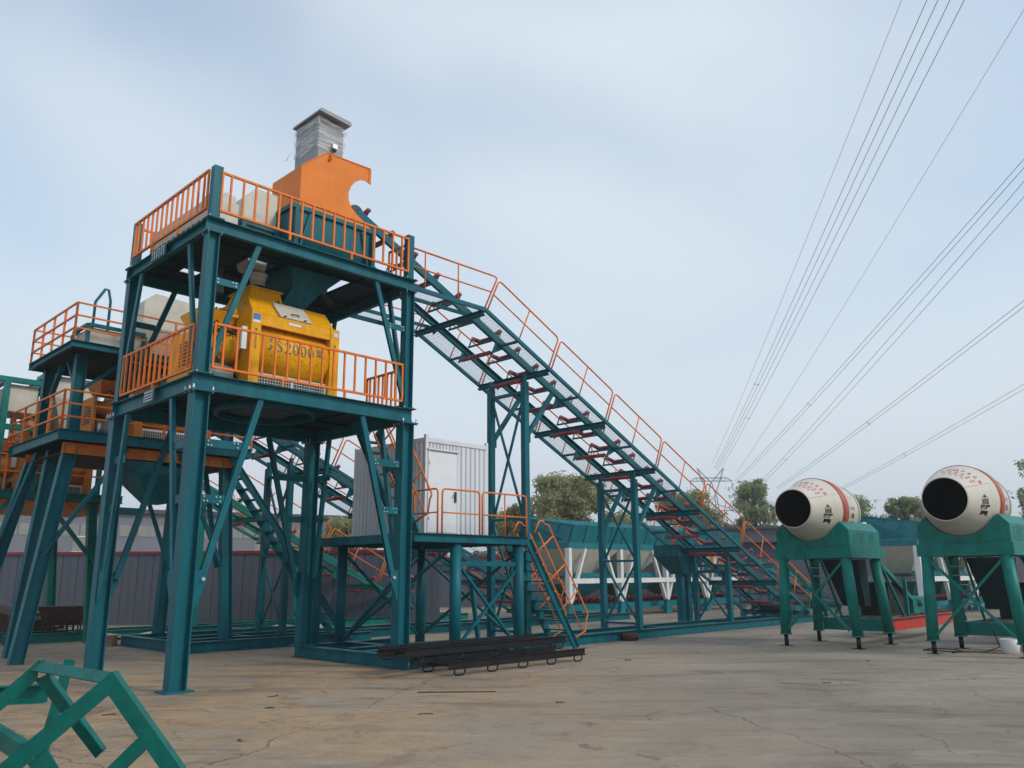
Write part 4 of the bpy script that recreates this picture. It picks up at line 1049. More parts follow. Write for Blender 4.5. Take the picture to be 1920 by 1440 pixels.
cw = thing('cement_weigh_box', 'pale beige box in a teal frame on top of the second tower', 'hopper', (.8, 8, 7.06))
P(MB().box(.5, 1.7, 7.05, 8.0, 7.15, 7.55), 'box_wall', BEIGE, cw)
fr = MB()
for z in (7.08, 7.6):
    for t in (7.0, 8.05): fr.bar((.44, t, z), (1.76, t, z), .08, .08)
    for s in (.44, 1.76): fr.bar((s, 7.045, z), (s, 8.005, z), .08, .08)
for s in (.44, 1.76):
    for t in (7.0, 8.05): fr.bar((s, t, 7.125), (s, t, 7.555), .08)
P(fr, 'frame', TEAL, cw)
P(MB().lathe([(0, .02), (0, .07), (.02, .07)], (1.25, 6.99, 7.35), 1, 10), 'sensor', DARK, cw)
hb = thing('weigh_hopper', 'pale beige hopper with sloping roof on the right of the second tower top', 'hopper', (2.6, 7.6, 7.06))
P(MB().prism([(1.75, 7.9), (1.75, 8.55), (2.0, 8.8), (3.0, 8.75), (3.0, 7.9)], 1, 7.2, 8.4), 'box_wall', BEIGE, hb)
P(MB().frustum((2.1, 2.6, 7.5, 8.0), 7.07, (1.75, 3.0, 7.2, 8.4), 7.898), 'cone', BEIGE, hb)
solo(MB().tube([(.75, 7.7, 7.64), (.75, 7.7, 8.40), (.95, 7.7, 8.78), (1.03, 7.7, 8.78), (1.10, 7.7, 8.5), (1.10, 7.7, 7.64)], .035, 8), 'vent_pipe', TEAL, 'thin grey-green goose-neck loop standing on the box of the second tower', 'pipe', (.75, 7.8, 7.6))

T3 = thing('batching_tower', 'third plant at the far left edge, teal frame with white drums above an orange mixer', 'batching tower', (0, 14, 0))
def tower_three():
    p = T3
    for s, t in ((-.6, 11.9), (2.6, 11.9), (-.6, 15.2), (2.6, 15.2)):
        P(MB().sec((s - (.5 if s < 0 else -.3), t, 0), (s, t, 3.85), Hs(.2, .24), (1, 0, 0)), 'leg', GREEN, p)
    for t in (11.8, 15.3): P(MB().sec((-1.2, t, 3.95), (3.4, t, 3.95), Cs(.1, .22)), 'edge_beam', GREEN, p)
    for s in (-1.15, 3.35): P(MB().sec((s, 11.86, 3.95), (s, 15.24, 3.95), Cs(.1, .22)), 'edge_beam', GREEN, p)
    P(MB().box(-1.09, 3.29, 11.87, 15.23, 4.04, 4.052), 'deck_plate', GREEN, p)
    P(MB().box(-1.0, 3.2, 12.0, 15.0, 3.6, 3.83), 'mixer_tray', ORANGEM, p)
    for p0, q0_ in (((-1.0, 11.9, 2.2), (.6, 11.9, 3.84)), ((2.8, 11.9, 2.2), (1.4, 11.9, 3.84)), ((-.9, 15.0, 2.0), (-.8, 13.5, 3.84))): P(MB().bar(p0, q0_, .12, .1), 'knee_brace', GREEN, p)
    fr = MB()
    for z in (5.75, 7.05):
        for t in (11.9, 14.6): fr.bar((-.9, t, z), (1.02, t, z), .14, .14)
        for s in (-.9, .1, 1.02): fr.bar((s, 11.975, z), (s, 14.525, z), .14, .14)
    for s in (-.9, .1, 1.02):
        for t in (11.9, 14.6): fr.bar((s, t, 4.06), (s, t, 5.68), .14, .14, (1, 0, 0)); fr.bar((s, t, 5.82), (s, t, 6.98), .14, .14, (1, 0, 0))
    P(fr, 'top_frame', GREEN, p)
    P(MB().lathe([(0, .05), (.05, .5), (.75, .5), (.8, .05)], (-.8, 12.6, 6.4), 0, 24), 'drum', WHITE, p)
    P(MB().lathe([(0, .05), (.05, .5), (.75, .5), (.8, .05)], (-.8, 13.8, 6.4), 0, 24), 'drum', WHITE, p)
    P(MB().box(.2, .9, 12.0, 13.2, 6.2, 6.95), 'bin', BEIGE, p)
    fr = MB()
    for z in (5.6, 7.45):
        for t in (11.9, 13.3): fr.bar((1.2, t, z), (2.7, t, z), .12, .12)
        for s in (1.2, 2.7): fr.bar((s, 11.965, z), (s, 13.235, z), .12, .12)
    for s in (1.2, 2.7):
        for t in (11.9, 13.3): fr.bar((s, t, 4.06), (s, t, 5.535), .12, .12, (1, 0, 0)); fr.bar((s, t, 5.665), (s, t, 7.385), .12, .12, (1, 0, 0))
    P(fr, 'side_frame', TEALB, p)
    P(MB().box(1.35, 2.55, 12.05, 13.15, 6.75, 7.38), 'bin', BEIGE, p); P(MB().frustum((1.75, 2.1, 12.4, 12.8), 5.7, (1.35, 2.55, 12.05, 13.15), 6.748), 'bin_cone', BEIGE, p)
    m = MB()
    for k in (.5, .95): m.bar((-1.15, 11.8, 4.06 + k), (-1.15, 15.3, 4.06 + k), .04); m.bar((-1.15, 11.8, 4.06 + k), (3.3, 11.8, 4.06 + k), .04)
    for t in (11.8, 13, 14.2, 15.3): m.bar((-1.15, t, 4.06), (-1.15, t, 5.0), .045)
    for s in (.3, 1.8, 3.3): m.bar((s, 11.8, 4.06), (s, 11.8, 5.0), .045)
    P(m, 'railing', ORANGE, p)
tower_three()
twin_mixer('concrete_mixer', 'orange mixer low at the far left edge under the white drums of the third plant', ORANGEM, .7, 12.2, 4.1, False)

# ------------------------------------------------------------------ aggregate batchers
def batcher(label, sA, tA):
    b = thing('aggregate_batcher', label, 'batching bin', (sA, tA, 0), 'rows of aggregate bins')
    n = 4; pit = 3.45; Lb = n * pit; t0 = tA; t1 = tA + 2.6
    # rim walls flare outward
    P(MB().frustum((sA, sA + Lb, t0, t1), 2.82, (sA, sA + Lb, t0, t1), 3.05, True), 'rim_band', TEALB, b)
    wl = MB()
    A = [(sA, t0, 3.06), (sA + Lb, t0, 3.06), (sA + Lb, t1, 3.06), (sA, t1, 3.06)]
    B_ = [(sA + .1, t0 - .25, 3.75), (sA + Lb - .1, t0 - .25, 3.75), (sA + Lb + .35, t1 + .1, 4.2), (sA - .25, t1 + .1, 4.2)]
    vs = A + B_ + [(x + (.03 if x < sA + 1 else -.03), y + .03, z) for x, y, z in A] + [(x + (.03 if x < sA + 1 else -.03), y + .03, z) for x, y, z in B_]
    fs = []
    for i in range(4):
        j = (i + 1) % 4; fs += [(i, j, 4 + j, 4 + i), (12 + i, 12 + j, 8 + j, 8 + i), (4 + i, 4 + j, 12 + j, 12 + i)]
    wl.add(vs, fs); P(wl, 'flared_wall', TEALB, b)
    ribs = MB()
    for i in range(int(Lb / .86) + 1):
        s = sA + .05 + i * .86
        if s < sA + Lb: ribs.bar((s, t0 - .012, 3.06), (s, t0 - .262, 3.74), .05, .04, (1, 0, 0))
    for i in range(5):
        t = t0 + .1 + i * .6; f = (t - t0) / 2.6
        ribs.bar((sA - .012, t, 3.06), (sA + .1 - .35 * f - .015, t - .25 + .35 * f, 3.75 + .45 * f), .04, .05, (0, 1, 0))
    P(ribs, 'wall_rib', TEALB, b)
    for i in range(n):
        a = sA + i * pit
        P(MB().frustum((a + 1.25, a + pit - 1.25, t0 + .8, t1 - .8), 1.72, (a + .04, a + pit - .04, t0 + .02, t1 - .02), 2.815), 'bin_cone', BEIGE, b)
        P(MB().frustum((a + 1.4, a + pit - 1.4, t0 + .9, t1 - .9), .82, (a + .5, a + pit - .5, t0 + .4, t1 - .4), 1.38), 'weigh_hopper', GREEN if i % 2 else TEALB, b)
        P(MB().box(a + 1.2, a + pit - 1.2, t0 + .75, t1 - .75, 1.60, 1.71), 'gate', DARK, b)
    for i in range(n + 1):
        s = sA + i * pit
        for t in (t0 + .05, t1 - .05):
            P(MB().bar((s, t, .62), (s, t, 2.815), .22, .18, (1, 0, 0)), 'column', WHITE, b)
            P(MB().frustum((s - .22, s + .22, t - .12, t + .12), .0, (s - .1, s + .1, t - .08, t + .08), .618), 'foot', TEALB, b)
        for sg in (-1, 1):
            e = s + sg * 1.05
            if sA <= e <= sA + Lb: P(MB().bar((s + sg * .12, t0 + .05, .70), (e, t0 + .05, 2.81), .15, .11), 'strut', WHITE, b)
    for t in (t0 + .0, t1): P(MB().bar((sA, t - .03, 1.5), (sA + Lb, t - .03, 1.5), .08, .20), 'beam', WHITE, b)
    P(MB().bar((sA, t0 + .3, 1.72), (sA + Lb, t0 + .3, 1.72), .1, .2), 'walk_beam', TEALB, b)
    # belt under the bins
    for t in (t0 + .65, t1 - .65): P(MB().bar((sA - .6, t, .44), (sA + Lb + .6, t, .44), .08, .2), 'belt_frame', TEALB, b)
    P(MB().box(sA - .6, sA + Lb + .6, t0 + .2, t0 + .6, .30, .34), 'belt_deck', TEALB, b)
    r0 = None
    for i in range(34):
        s = sA - .3 + i * .42
        if r0 is None:
            m = MB().tube([(s, t0 + 1.05, .60), (s, t0 + 1.5, .60)], .055, 8).tube([(s, t0 + 1.02, .61), (s + .05, t0 + .62, .80)], .055, 8).tube([(s, t0 + 1.53, .61), (s + .05, t0 + 1.93, .80)], .055, 8)
            r0 = P(m, 'roller_set', RED, b)
        else: again(r0, (i * .42, 0, 0))
    for i in range(6): P(MB().bar((sA + .3 + i * 2.6, t0 + .7, 0), (sA + .3 + i * 2.6, t0 + .7, .338), .1, .1, (1, 0, 0)), 'belt_leg', TEALB, b)
    return b
bt1 = batcher('row of four beige bins with teal flared walls and white struts behind the long conveyor', 20.1, 9.0)
copy_tree(bt1, loc=W(29.6, -1.3, 0), label='partly hidden row of beige bins behind the two drum mixers at right')

# ------------------------------------------------------------------ drum mixers
def drum_mixer():
    dm = thing('drum_mixer', 'cream tilting drum mixer on green legs, the left one of two', 'concrete mixer', (15.2, -3.9, 0), 'drum mixers on legs')
    c = -3.88; zc = 3.30; s0 = 13.45
    drum = MB(); pf = [(0, .455), (0, .475), (.02, .475), (1.0, .80), (1.08, .815), (1.42, .815), (1.46, .80), (2.26, .70), (2.36, .68), (2.40, .65), (2.40, .2)]
    drum.lathe(pf, (s0, c, zc), 0, 56, caps=False)
    dd = P(drum, 'drum', DRUMW, dm)
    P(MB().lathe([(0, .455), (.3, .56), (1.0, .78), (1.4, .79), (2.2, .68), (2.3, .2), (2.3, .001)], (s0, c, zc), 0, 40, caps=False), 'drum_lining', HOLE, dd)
    P(MB().lathe([(1.06, .813), (1.06, .826), (1.38, .826), (1.38, .814)], (s0, c, zc), 0, 56, caps=False), 'track_ring', DRUMR, dd)
    P(MB().lathe([(2.28, .699), (2.28, .722), (2.36, .717), (2.36, .68)], (s0, c, zc), 0, 48, caps=False), 'rear_ring', BEIGE, dd)
    P(MB().lathe([(2.405, .0), (2.405, .64), (2.42, .64)], (s0, c, zc), 0, 40, caps=False), 'rear_band', DRUMR, dd)
    # lettering wraps the cone: angle measured from straight up towards -t (right side)
    def on(a, phi, o=.004):
        r = np.interp(a, [0.02, 1.0, 1.08, 1.42, 1.46, 2.26], [.475, .80, .815, .815, .80, .70]) + o
        return (s0 + a, c - r * math.sin(phi), zc + r * math.cos(phi))
    em = MB()
    def patch(poly, a0, p0):   # small polygon in local metres: x around, y along +z up the side
        em.add([on(a0 + 1.3 * x * CR - y * SR, p0 - (y * CR + 1.3 * x * SR) / .66) for x, y in poly], [tuple(range(len(poly)))])
    A0, P0 = .55, R(96); CR, SR = math.cos(R(4)), math.sin(R(4))
    # roof-shaped black mark
    for poly in ([(-.09, .06), (0, .17), (.09, .06), (.075, .06), (0, .145), (-.075, .06)], [(-.06, .055), (.06, .055), (.06, .04), (-.06, .04)], [(-.08, .025), (.08, .025), (.08, .01), (-.08, .01)],
                 [(-.075, .06), (-.055, .06), (-.055, -.03), (-.075, -.03)], [(.055, .06), (.075, .06), (.075, -.03), (.055, -.03)], [(-.01, .11), (.01, .11), (.01, -.03), (-.01, -.03)], [(-.08, -.028), (.08, -.028), (.08, -.045), (-.08, -.045)], [(-.04, .10), (.04, .10), (0, .135)],
                 [(-.045, .005), (-.02, .005), (-.03, -.025), (-.05, -.025)], [(.02, .005), (.045, .005), (.05, -.025), (.03, -.025)],
                 [(-.085, -.20), (.085, -.20), (.085, -.32), (.0, -.265), (-.085, -.32)]): patch(poly, A0, P0)
    put_text(em, text_geo('搅拌', .115, .004), lambda x, y: on(A0 + 1.3 * x * CR - (y - .125) * SR, P0 - ((y - .125) * CR + 1.3 * x * SR) / .66))
    P(em, 'emblem', INKB, dd)
    rd = MB()
    for k, ch_ in enumerate('JZM750B'): put_text(rd, text_geo(ch_, .15, .003), lambda x, y, k=k: on(.62 + y, R(22) + (x + (k - 3) * .135) / .66))
    for row, nm_ in ((.47, 6), (.37, 6), (.27, 3)):      # rows of small slanted red marks, too small to read
        for k in range(nm_):
            x0 = (k - (nm_ - 1) / 2) * .115
            rd.add([on(row + y, R(22) + (x0 + x) / .56) for x, y in ((-.03, -.035), (-.012, -.035), (.032, .03), (.01, .03))], [(0, 1, 2, 3)])
            rd.add([on(row + y, R(22) + (x0 + x) / .56) for x, y in ((.005, -.03), (.035, -.03), (.035, -.015), (.005, -.015))], [(0, 1, 2, 3)])
    P(rd, 'red_lettering', INKR, dd)
    lt = MB()
    def marks(n, z, sz, gap):      # worn print, no longer readable
        for k in range(n):
            cx = (k - (n - 1) / 2) * gap
            for q_ in glyph_bars(k * 7 + int(sz * 1000)):
                lt.add([on(1.74 + cx + x * sz, R(88) - (z + y * sz) / .76) for x, y in q_], [(0, 1, 2, 3)])
    marks(2, .30, .11, .24); marks(5, .02, .085, .075); marks(6, -.32, .05, .05)
    lt.add([on(1.74 + x, R(88) - y / .76) for x, y in [(-.13, -.22), (.13, -.22), (.10, -.14), (.05, -.10), (-.05, -.10), (-.10, -.14)]], [tuple(range(6))])
    P(lt, 'grey_lettering', INKG, dd)
    P(MB().tube([on(a_, R(62), .001) for a_ in (.03, .3, .6, .97)], .008, 6), 'weld_seam', DRUMW, dd)
    # cradle
    f0, f1, tL, tR = 14.28, 16.25, -2.98, -4.82
    def guard(s, nm):
        m = MB(); arc = []; rg = np.interp(s + .03 - s0, [.02, 1.0, 1.08, 1.42, 1.46, 2.1, 2.9], [.475, .80, .815, .815, .80, .71, .71]) + .02
        for k in range(15):
            a = R(-150 + k * 120 / 14); arc.append((c + rg * math.cos(a), zc + rg * math.sin(a)))
        poly = [(tR, 2.38), (tR, 2.78), (tR + .17, 2.98)] + [p_ for p_ in arc if tR + .2 < p_[0] < tL - .2] + [(tL - .17, 2.98), (tL, 2.78), (tL, 2.38)]
        m.prism(poly, 0, s, s + .03); return P(m, nm, GREEN, dm)
    guard(f0, 'front_guard'); guard(f1 - .03, 'rear_guard')
    for t, sg in ((tR, -1), (tL, 1)):
        P(MB().prism([(t, 2.38), (t + sg * .02, 2.38), (t + sg * .02, 2.78), (t - sg * .17, 2.99), (t - sg * .19, 2.97), (t, 2.76)], 0, f0 + .032, f1 - .032), 'side_guard', GREEN, dm)
        lv = MB()
        for i in range(7):
            for k in range(6):
                if i == 4: continue
                x = f0 + .3 + i * .2; z = 2.46 + k * .05; y = t + sg * .021
                lv.add([(x, y, z), (x + .1, y, z), (x + .1, y + sg * .012, z - .012), (x, y + sg * .012, z - .012), (x + .1, y, z - .02), (x, y, z - .02)], [(0, 1, 2, 3), (3, 2, 4, 5)])
        P(lv, 'louvre', GREEN, dm, kind='stuff')
        P(MB().sec((f0 + .03, t + sg * .0, 2.24), (f1 + .15, t, 2.24), [(sg * x, y) for x, y in Cs(.12, .27, .012)]), 'side_beam', GREEN, dm)
    for s in (f0, f1 + .09): P(MB().box(s - .04, s + .03, tR - .061, tL + .061, 2.105, 2.376), 'end_beam', GREEN, dm)
    for s in (f0 + .1, f1 - .25): P(MB().box(s, s + .1, tR + .2, tL - .2, 2.376, 2.44), 'cradle_beam', GREEN, dm)
    for t in (c - .5, c + .5): P(MB().tube([(f0 + .06, t, 2.58), (f0 + .4, t, 2.58)], .1, 14), 'support_roller', DARK, dm)
    P(MB().box(f1 + .12, f1 + .5, -4.4, -4.0, 2.4, 2.75), 'drive_motor', GREEN, dm)
    P(MB().tube([(f1 + .3, -4.2, 2.76), (f1 + .3, -4.2, 3.0)], .06, 8), 'winch_guide', GREEN, dm)
    P(MB().lathe([(-.05, .02), (-.05, .09), (.05, .09), (.05, .02)], (f1 + .3, -4.35, 2.98), 1, 14), 'pulley', WHITE, dm)
    # legs
    for s, t, s2, t2 in ((14.32, -3.10, 14.25, -3.05), (14.32, -4.70, 14.38, -4.80), (16.1, -3.10, 16.05, -3.08), (16.1, -4.70, 16.2, -4.86)):
        P(MB().tube([(s2, t2, .30), (s, t, 2.10)], .125, 18), 'leg', GREEN, dm)
        P(MB().tube([(s2, t2, .27), (s2, t2, .302)], .15, 16), 'flange', GREEN, dm)
        P(MB().tube([(s2, t2, .015), (s2, t2, .272)], .052, 10).box(s2 - .13, s2 + .13, t2 - .13, t2 + .13, 0, .014), 'foot', BLACK, dm)
    P(MB().bar((14.2, -3.16, .42), (14.3, -4.62, 2.02), .075, .05), 'cross_brace', GREEN, dm)
    P(MB().bar((14.17, -4.70, .42), (14.25, -3.16, 2.02), .075, .05), 'cross_brace', GREEN, dm)
    P(MB().box(16.15, 16.24, -4.76, -3.18, .30, .60), 'rear_beam', GREEN, dm)
    P(MB().sec((16.36, -4.78, .45), (21.6, -4.78, .45), Cs(.1, .30, .012)), 'red_beam', REDP, dm)
    P(MB().sec((16.36, -3.14, .45), (21.6, -3.14, .45), Cs(.1, .30, .012)), 'side_sill', GREEN, dm)
    # discharge chute, skip track, ladder
    P(MB().frustum((16.5, 16.9, -4.2, -3.6), .9, (15.7, 16.3, -4.4, -3.5), 2.09), 'discharge_chute', TEALSHADE, dm)  # shade on the chute painted in with the darkened teal
    for t in (-4.35, -3.45): P(MB().bar((16.2, t, 2.55), (20.3, t, .62), .09, .12), 'skip_rail', GREEN, dm)
    P(MB().bar((16.3, -4.72, 2.1), (17.7, -4.72, .6), .07, .05), 'rear_brace', GREEN, dm)
    P(MB().box(17.9, 19.0, -4.3, -3.5, .6, 1.5), 'skip_bucket', BLACK, dm)
    P(MB().bar((18.6, -4.5, .6), (18.6, -4.5, 1.6), .09, .09, (1, 0, 0)), 'track_post', GREEN, dm)
    P(MB().box(19.4, 20.6, -4.4, -3.4, .62, .95).tube([(19.9, -4.5, .95), (19.9, -3.3, .95)], .14, 12), 'winch', GREEN, dm)
    ld = MB(); a, b_ = V3((16.6, -3.5, .62)), V3((15.6, -3.5, 2.1))
    for o in (0, .42): ld.bar(a + V3((0, o, 0)), b_ + V3((0, o, 0)), .05, .04)
    lr = P(ld, 'ladder', GREEN, dm)
    r0 = None
    for i in range(1, 7):
        p = a.lerp(b_, i / 7)
        if r0 is None: r0 = P(MB().tube([p + V3((0, .03, 0)), p + V3((0, .39, 0))], .014, 6), 'rung', GALV, lr); pp = p
        else: again(r0, p - pp)
    return dm
dm1 = drum_mixer()
copy_tree(dm1, loc=W(15.2 + .02, -3.9 - 3.46, 0), label='cream tilting drum mixer on green legs, the right one, cut by the picture edge')

# ------------------------------------------------------------------ foreground frames
ff = thing('steel_bracket_frame', 'green welded angle-steel frame with a peaked front filling the lower left corner', 'steel frame', (-2.33, 5.0, 0), plant=False)
OFF[ff.name] = (-2.33, 5.0, 0)
def slab(mb, p, q, d, w_, n, th):
    p, q, d, n = V3(p), V3(q), V3(d).normalized() * w_, V3(n).normalized() * th
    vs = [p, q, q + d, p + d, p + n, q + n, q + d + n, p + d + n]
    fs = [(3, 2, 1, 0), (4, 5, 6, 7), (0, 1, 5, 4), (1, 2, 6, 5), (2, 3, 7, 6), (3, 0, 4, 7)]
    nx = (q - p).cross(d)
    return mb.add(vs, fs if nx.dot(n) > 0 else [tuple(reversed(f)) for f in fs])
def angle_arm(name, poly, y, th, flanges, dep_):
    """flat face plate (x, z outline) plus flanges folded back along the given outline edges"""
    m = MB().prism(poly, 1, y, y + th)
    cx = sum(v[0] for v in poly) / len(poly); cz = sum(v[1] for v in poly) / len(poly)
    for i in flanges:
        a_, b_ = V3((poly[i][0], y, poly[i][1])), V3((poly[(i + 1) % len(poly)][0], y, poly[(i + 1) % len(poly)][1]))
        e_ = b_ - a_; n_ = V3((-e_.z, 0, e_.x)).normalized()
        if n_.dot(V3((cx, y, cz)) - a_) < 0: n_ = -n_
        s0_, d0_ = (y + th - .001, dep_) if dep_ > 0 else (y + .001, dep_)
        slab(m, (a_.x, s0_, a_.z), (b_.x, s0_, b_.z), (0, 1 if d0_ > 0 else -1, 0), abs(d0_), n_, .009)
    return P(m, name, GREENF, ff)
angle_arm('arm', [(-2.33, 1.22), (-3.774, 0), (-3.60, 0), (-2.34, 1.09)], 5.0, .009, (0,), .065)
angle_arm('arm', [(-2.33, 1.22), (-2.34, 1.09), (-1.418, 0), (-1.298, 0)], 5.0, .009, (1, 3), .06)
angle_arm('strut', [(-2.146, .862), (-2.096, .803), (-2.86, .06), (-2.95, .06)], 5.001, .008, (1,), .045)
angle_arm('strut', [(-2.665, .806), (-2.765, .722), (-2.30, .16), (-2.18, .16)], 5.011, .008, (1,), .05)
angle_arm('arm', [(-3.04, 1.24), (-4.40, 0), (-4.30, 0), (-3.04, 1.12)], 5.5, .009, (0,), .065)
angle_arm('arm', [(-3.06, 1.12), (-2.96, 1.16), (-2.56, .71), (-2.62, .65)], 5.512, .009, (1,), -.05)
tb = MB(); A_, B_v = V3((-2.332, 5.012, 1.215)), V3((-3.035, 5.51, 1.235))
slab(tb, A_, B_v, (-.76, 0, -.65), .085, (.65, 0, -.76), .009); slab(tb, A_ + V3((.006, 0, -.008)), B_v + V3((.006, 0, -.008)), (.65, 0, -.76), .085, (-.76, 0, -.65), .009)
P(tb, 'top_beam', GREENF, ff)
P(MB().bar((-2.80, 5.03, .78), (-3.28, 5.49, .82), .06, .10), 'tie_beam', GREENF, ff)
f2 = thing('steel_channel_frame', 'green channel bar with a tilted upright behind the peaked frame at the left edge', 'steel frame', (-5.2, 7.6, 0), plant=False)
P(MB().sec((-1.2, -.25, .70), (.98, .22, .74), Cs(.1, .16, .01)), 'rail', GREENF, f2)
P(MB().bar((.95, .24, .0), (1.12, .3, 1.02), .05, .08, (1, 0, 0)), 'upright', GREENF, f2)
P(MB().bar((-1.1, -.22, .0), (-1.1, -.22, .62), .07, .07, (1, 0, 0)), 'upright', GREENF, f2)

# ------------------------------------------------------------------ clutter on the ground
def place(o, x, y, rz=0): o.location = (x, y, 0); o.rotation_euler = (0, 0, rz)
wc = thing('wheelbarrow', 'rusty handcart with spoked wheels against the fence at left', 'handcart', (-13.2, 24.9, 0), plant=False, rot=.3)
P(MB().frustum((-.42, .5, -.3, .3), .42, (-.62, .72, -.42, .42), .95), 'tub', RUST, wc)
for y in (-.46, .46):
    m = MB(); m.lathe([(-.025, .29), (-.025, .34), (.025, .34), (.025, .29), (-.025, .29)], (-.1, y, .34), 1, 24, caps=False)
    wh = P(m, 'wheel', RUBBER, wc); sp_ = MB()
    for k in range(6): a = math.pi * k / 6; sp_.tube([(-.1 + .3 * math.cos(a), y, .34 + .3 * math.sin(a)), (-.1 - .3 * math.cos(a), y, .34 - .3 * math.sin(a))], .012, 5)
    P(sp_, 'spokes', RUST, wh)
P(MB().tube([(-.6, -.25, .7), (-1.3, -.28, .85), (-1.3, .28, .85), (-.6, .25, .7)], .022, 6), 'handle', RUST, wc)
P(MB().bar((.45, -.2, 0), (.45, -.2, .45), .04, .04, (1, 0, 0)).bar((.45, .2, 0), (.45, .2, .45), .04, .04, (1, 0, 0)), 'leg', RUST, wc)
P(MB().tube([(-.1, -.46, .34), (-.1, .46, .34)], .02, 6), 'axle', RUST, wc)
sk = thing('scrap_hopper', 'rusty triangular scrap hopper lying left of the handcart', 'scrap', (-15.2, 25.6, 0), plant=False, rot=-.2)
P(MB().prism([(-1.3, .1), (-1.2, 1.05), (1.1, .55), (1.1, .1)], 1, -.5, .5), 'shell', RUST, sk)
P(MB().bar((-1.3, -.56, .05), (1.2, -.56, .05), .1, .1), 'skid', RUST, sk); P(MB().bar((-1.3, .56, .05), (1.2, .56, .05), .1, .1), 'skid', RUST, sk)
rng = random.Random(5)
for i in range(7):
    o = solo(MB().box(-1.1 - .1 * i, .9, -.05, .05, .01, .06 + .01 * (i % 3)), 'scrap_bar', RUST, 'thin rusty bar lying among the scrap before the fence at left', 'scrap', group='rusty bars on the ground', plant=False)
    place(o, -14.2 - i * .42, 24.3 + .33 * (i % 4) + rng.uniform(-.1, .1), rng.uniform(-.15, .3))
wd = thing('timber_block', 'short wooden block under the end of the rear ground beam', 'wood', (-10.72, 22.5, 0), plant=False)
P(MB().box(-.22, .22, -.15, .15, 0, .27), 'block', WOOD, wd)
for i, (x, y, a, l_, m, lab) in enumerate(((-11.2, 25.3, .1, 2.6, SHEET, 'pale sheet lying flat on the ground left of the rear beam'), (-9.3, 27.9, .05, 3.2, WOOD, 'warped brown board lying before the dark fence'), (-7.6, 28.6, -.05, 2.6, SHEET, 'long pale sheet at the foot of the dark fence'))):
    mb = MB(); n = 8
    vs = [(l_ * (k / n - .5), y_, .05 + .10 * math.sin(k * .9 + i) ** 2 + z_) for z_ in (0, .03) for k in range(n + 1) for y_ in (-.6, .6)]
    h_ = 2 * (n + 1)
    fs = [(2 * k, 2 * k + 1, 2 * k + 3, 2 * k + 2) for k in range(n)] + [(h_ + 2 * k + 2, h_ + 2 * k + 3, h_ + 2 * k + 1, h_ + 2 * k) for k in range(n)]
    fs += [(2 * k + 2, h_ + 2 * k + 2, h_ + 2 * k, 2 * k) for k in range(n)]
    o = solo(mb.add(vs, fs), 'loose_sheet', m, lab, 'sheet', group='sheets lying by the fence', plant=False); place(o, x, y, a)
o = solo(MB().tube([(-.22, 0, .1), (.22, 0, .1)], .1, 16), 'short_pipe', RUST, 'short dark pipe stub on the concrete beside the ground beam of the long conveyor', 'pipe', plant=False); place(o, 3.15, 23.2, .1)
o = solo(MB().lathe([(0, .15), (.01, .17), (.30, .2), (.31, .19), (.05, .16)], (0, 0, 0), 2, 24), 'bucket', WHITE, 'white plastic bucket on the ground between the legs of the right drum mixer', 'bucket', plant=False); place(o, 10.95, 18.9)
o = solo(MB().tube([(0, 0, .02), (.4, .3, .02), (.5, .8, .02), (.1, 1.1, .02), (-.3, .7, .02), (.1, .3, .02), (.8, .1, .02), (1.3, .4, .1), (1.4, .8, .5)], .014, 6), 'power_cable', RUBBER, 'black cable loosely coiled under the right drum mixer', 'cable', plant=False); place(o, 9.7, 19.0)
# bits of litter
for i, (x, y, l_, a) in enumerate(((-2.62, 8.0, .26, .4), (-2.0, 8.1, .34, .6), (-3.6, 13.0, .2, 1.), (-3.0, 9.6, .1, 2.), (-1.15, 11.3, .2, .05), (-3.35, 11.9, .14, .8), (.65, 12.2, .12, .3), (5.1, 14.1, .16, .2), (7.2, 17.5, .2, 1.1), (2.4, 18.0, .15, .3), (-5.3, 11.4, .16, .5))):
    pts = [(l_ * (k / 4 - .5), .12 * l_ * math.sin(k * 1.7 + i), .008 + .02 * (k % 2) * l_) for k in range(5)]
    o = solo(MB().tube(pts, .006 + .01 * (i % 3 == 0), 5), 'debris', (WOOD, RUST, RUBBER)[i % 3], 'small scrap of wire or wood lying on the open concrete', 'litter', group='bits of litter on the yard', plant=False); place(o, x, y, a)

o = solo(MB().tube([(-.6, 0, .01), (.6, .02, .01)], .008, 6), 'thin_rod', RUST, 'long thin rusty rod lying alone on the open concrete before the black frames', 'rod', plant=False); place(o, -.88, 13.3, .0)

# ------------------------------------------------------------------ fence
fx0, fx1, fy = -26.0, -3.2, 32.2
fn = thing('fence', 'dark grey sheet metal fence with a maroon cap behind the plants', 'fence', (0, fy, 0), plant=False)
pp = None; x = fx0; pw = .58
while x < fx1:
    if pp is None:
        m = MB(); m.add([(fx0, 0, .02), (fx0 + pw - .05, 0, .02), (fx0 + pw - .03, .03, .02), (fx0 + pw, .03, .02), (fx0, 0, 2.62), (fx0 + pw - .05, 0, 2.62), (fx0 + pw - .03, .03, 2.62), (fx0 + pw, .03, 2.62)], [(0, 1, 5, 4), (1, 2, 6, 5), (2, 3, 7, 6)])
        m.box(fx0 + .27, fx0 + .29, -.008, -.001, .02, 2.62)
        pp = P(m, 'panel', PANEL, fn)
    else: again(pp, (x - fx0, 0, 0))
    x += pw
P(MB().box(fx0, fx1, -.06, .08, 2.622, 2.73), 'cap', MAROON, fn)
P(MB().box(fx0, fx1, -.03, .06, 0, .09), 'kicker', PANEL, fn)

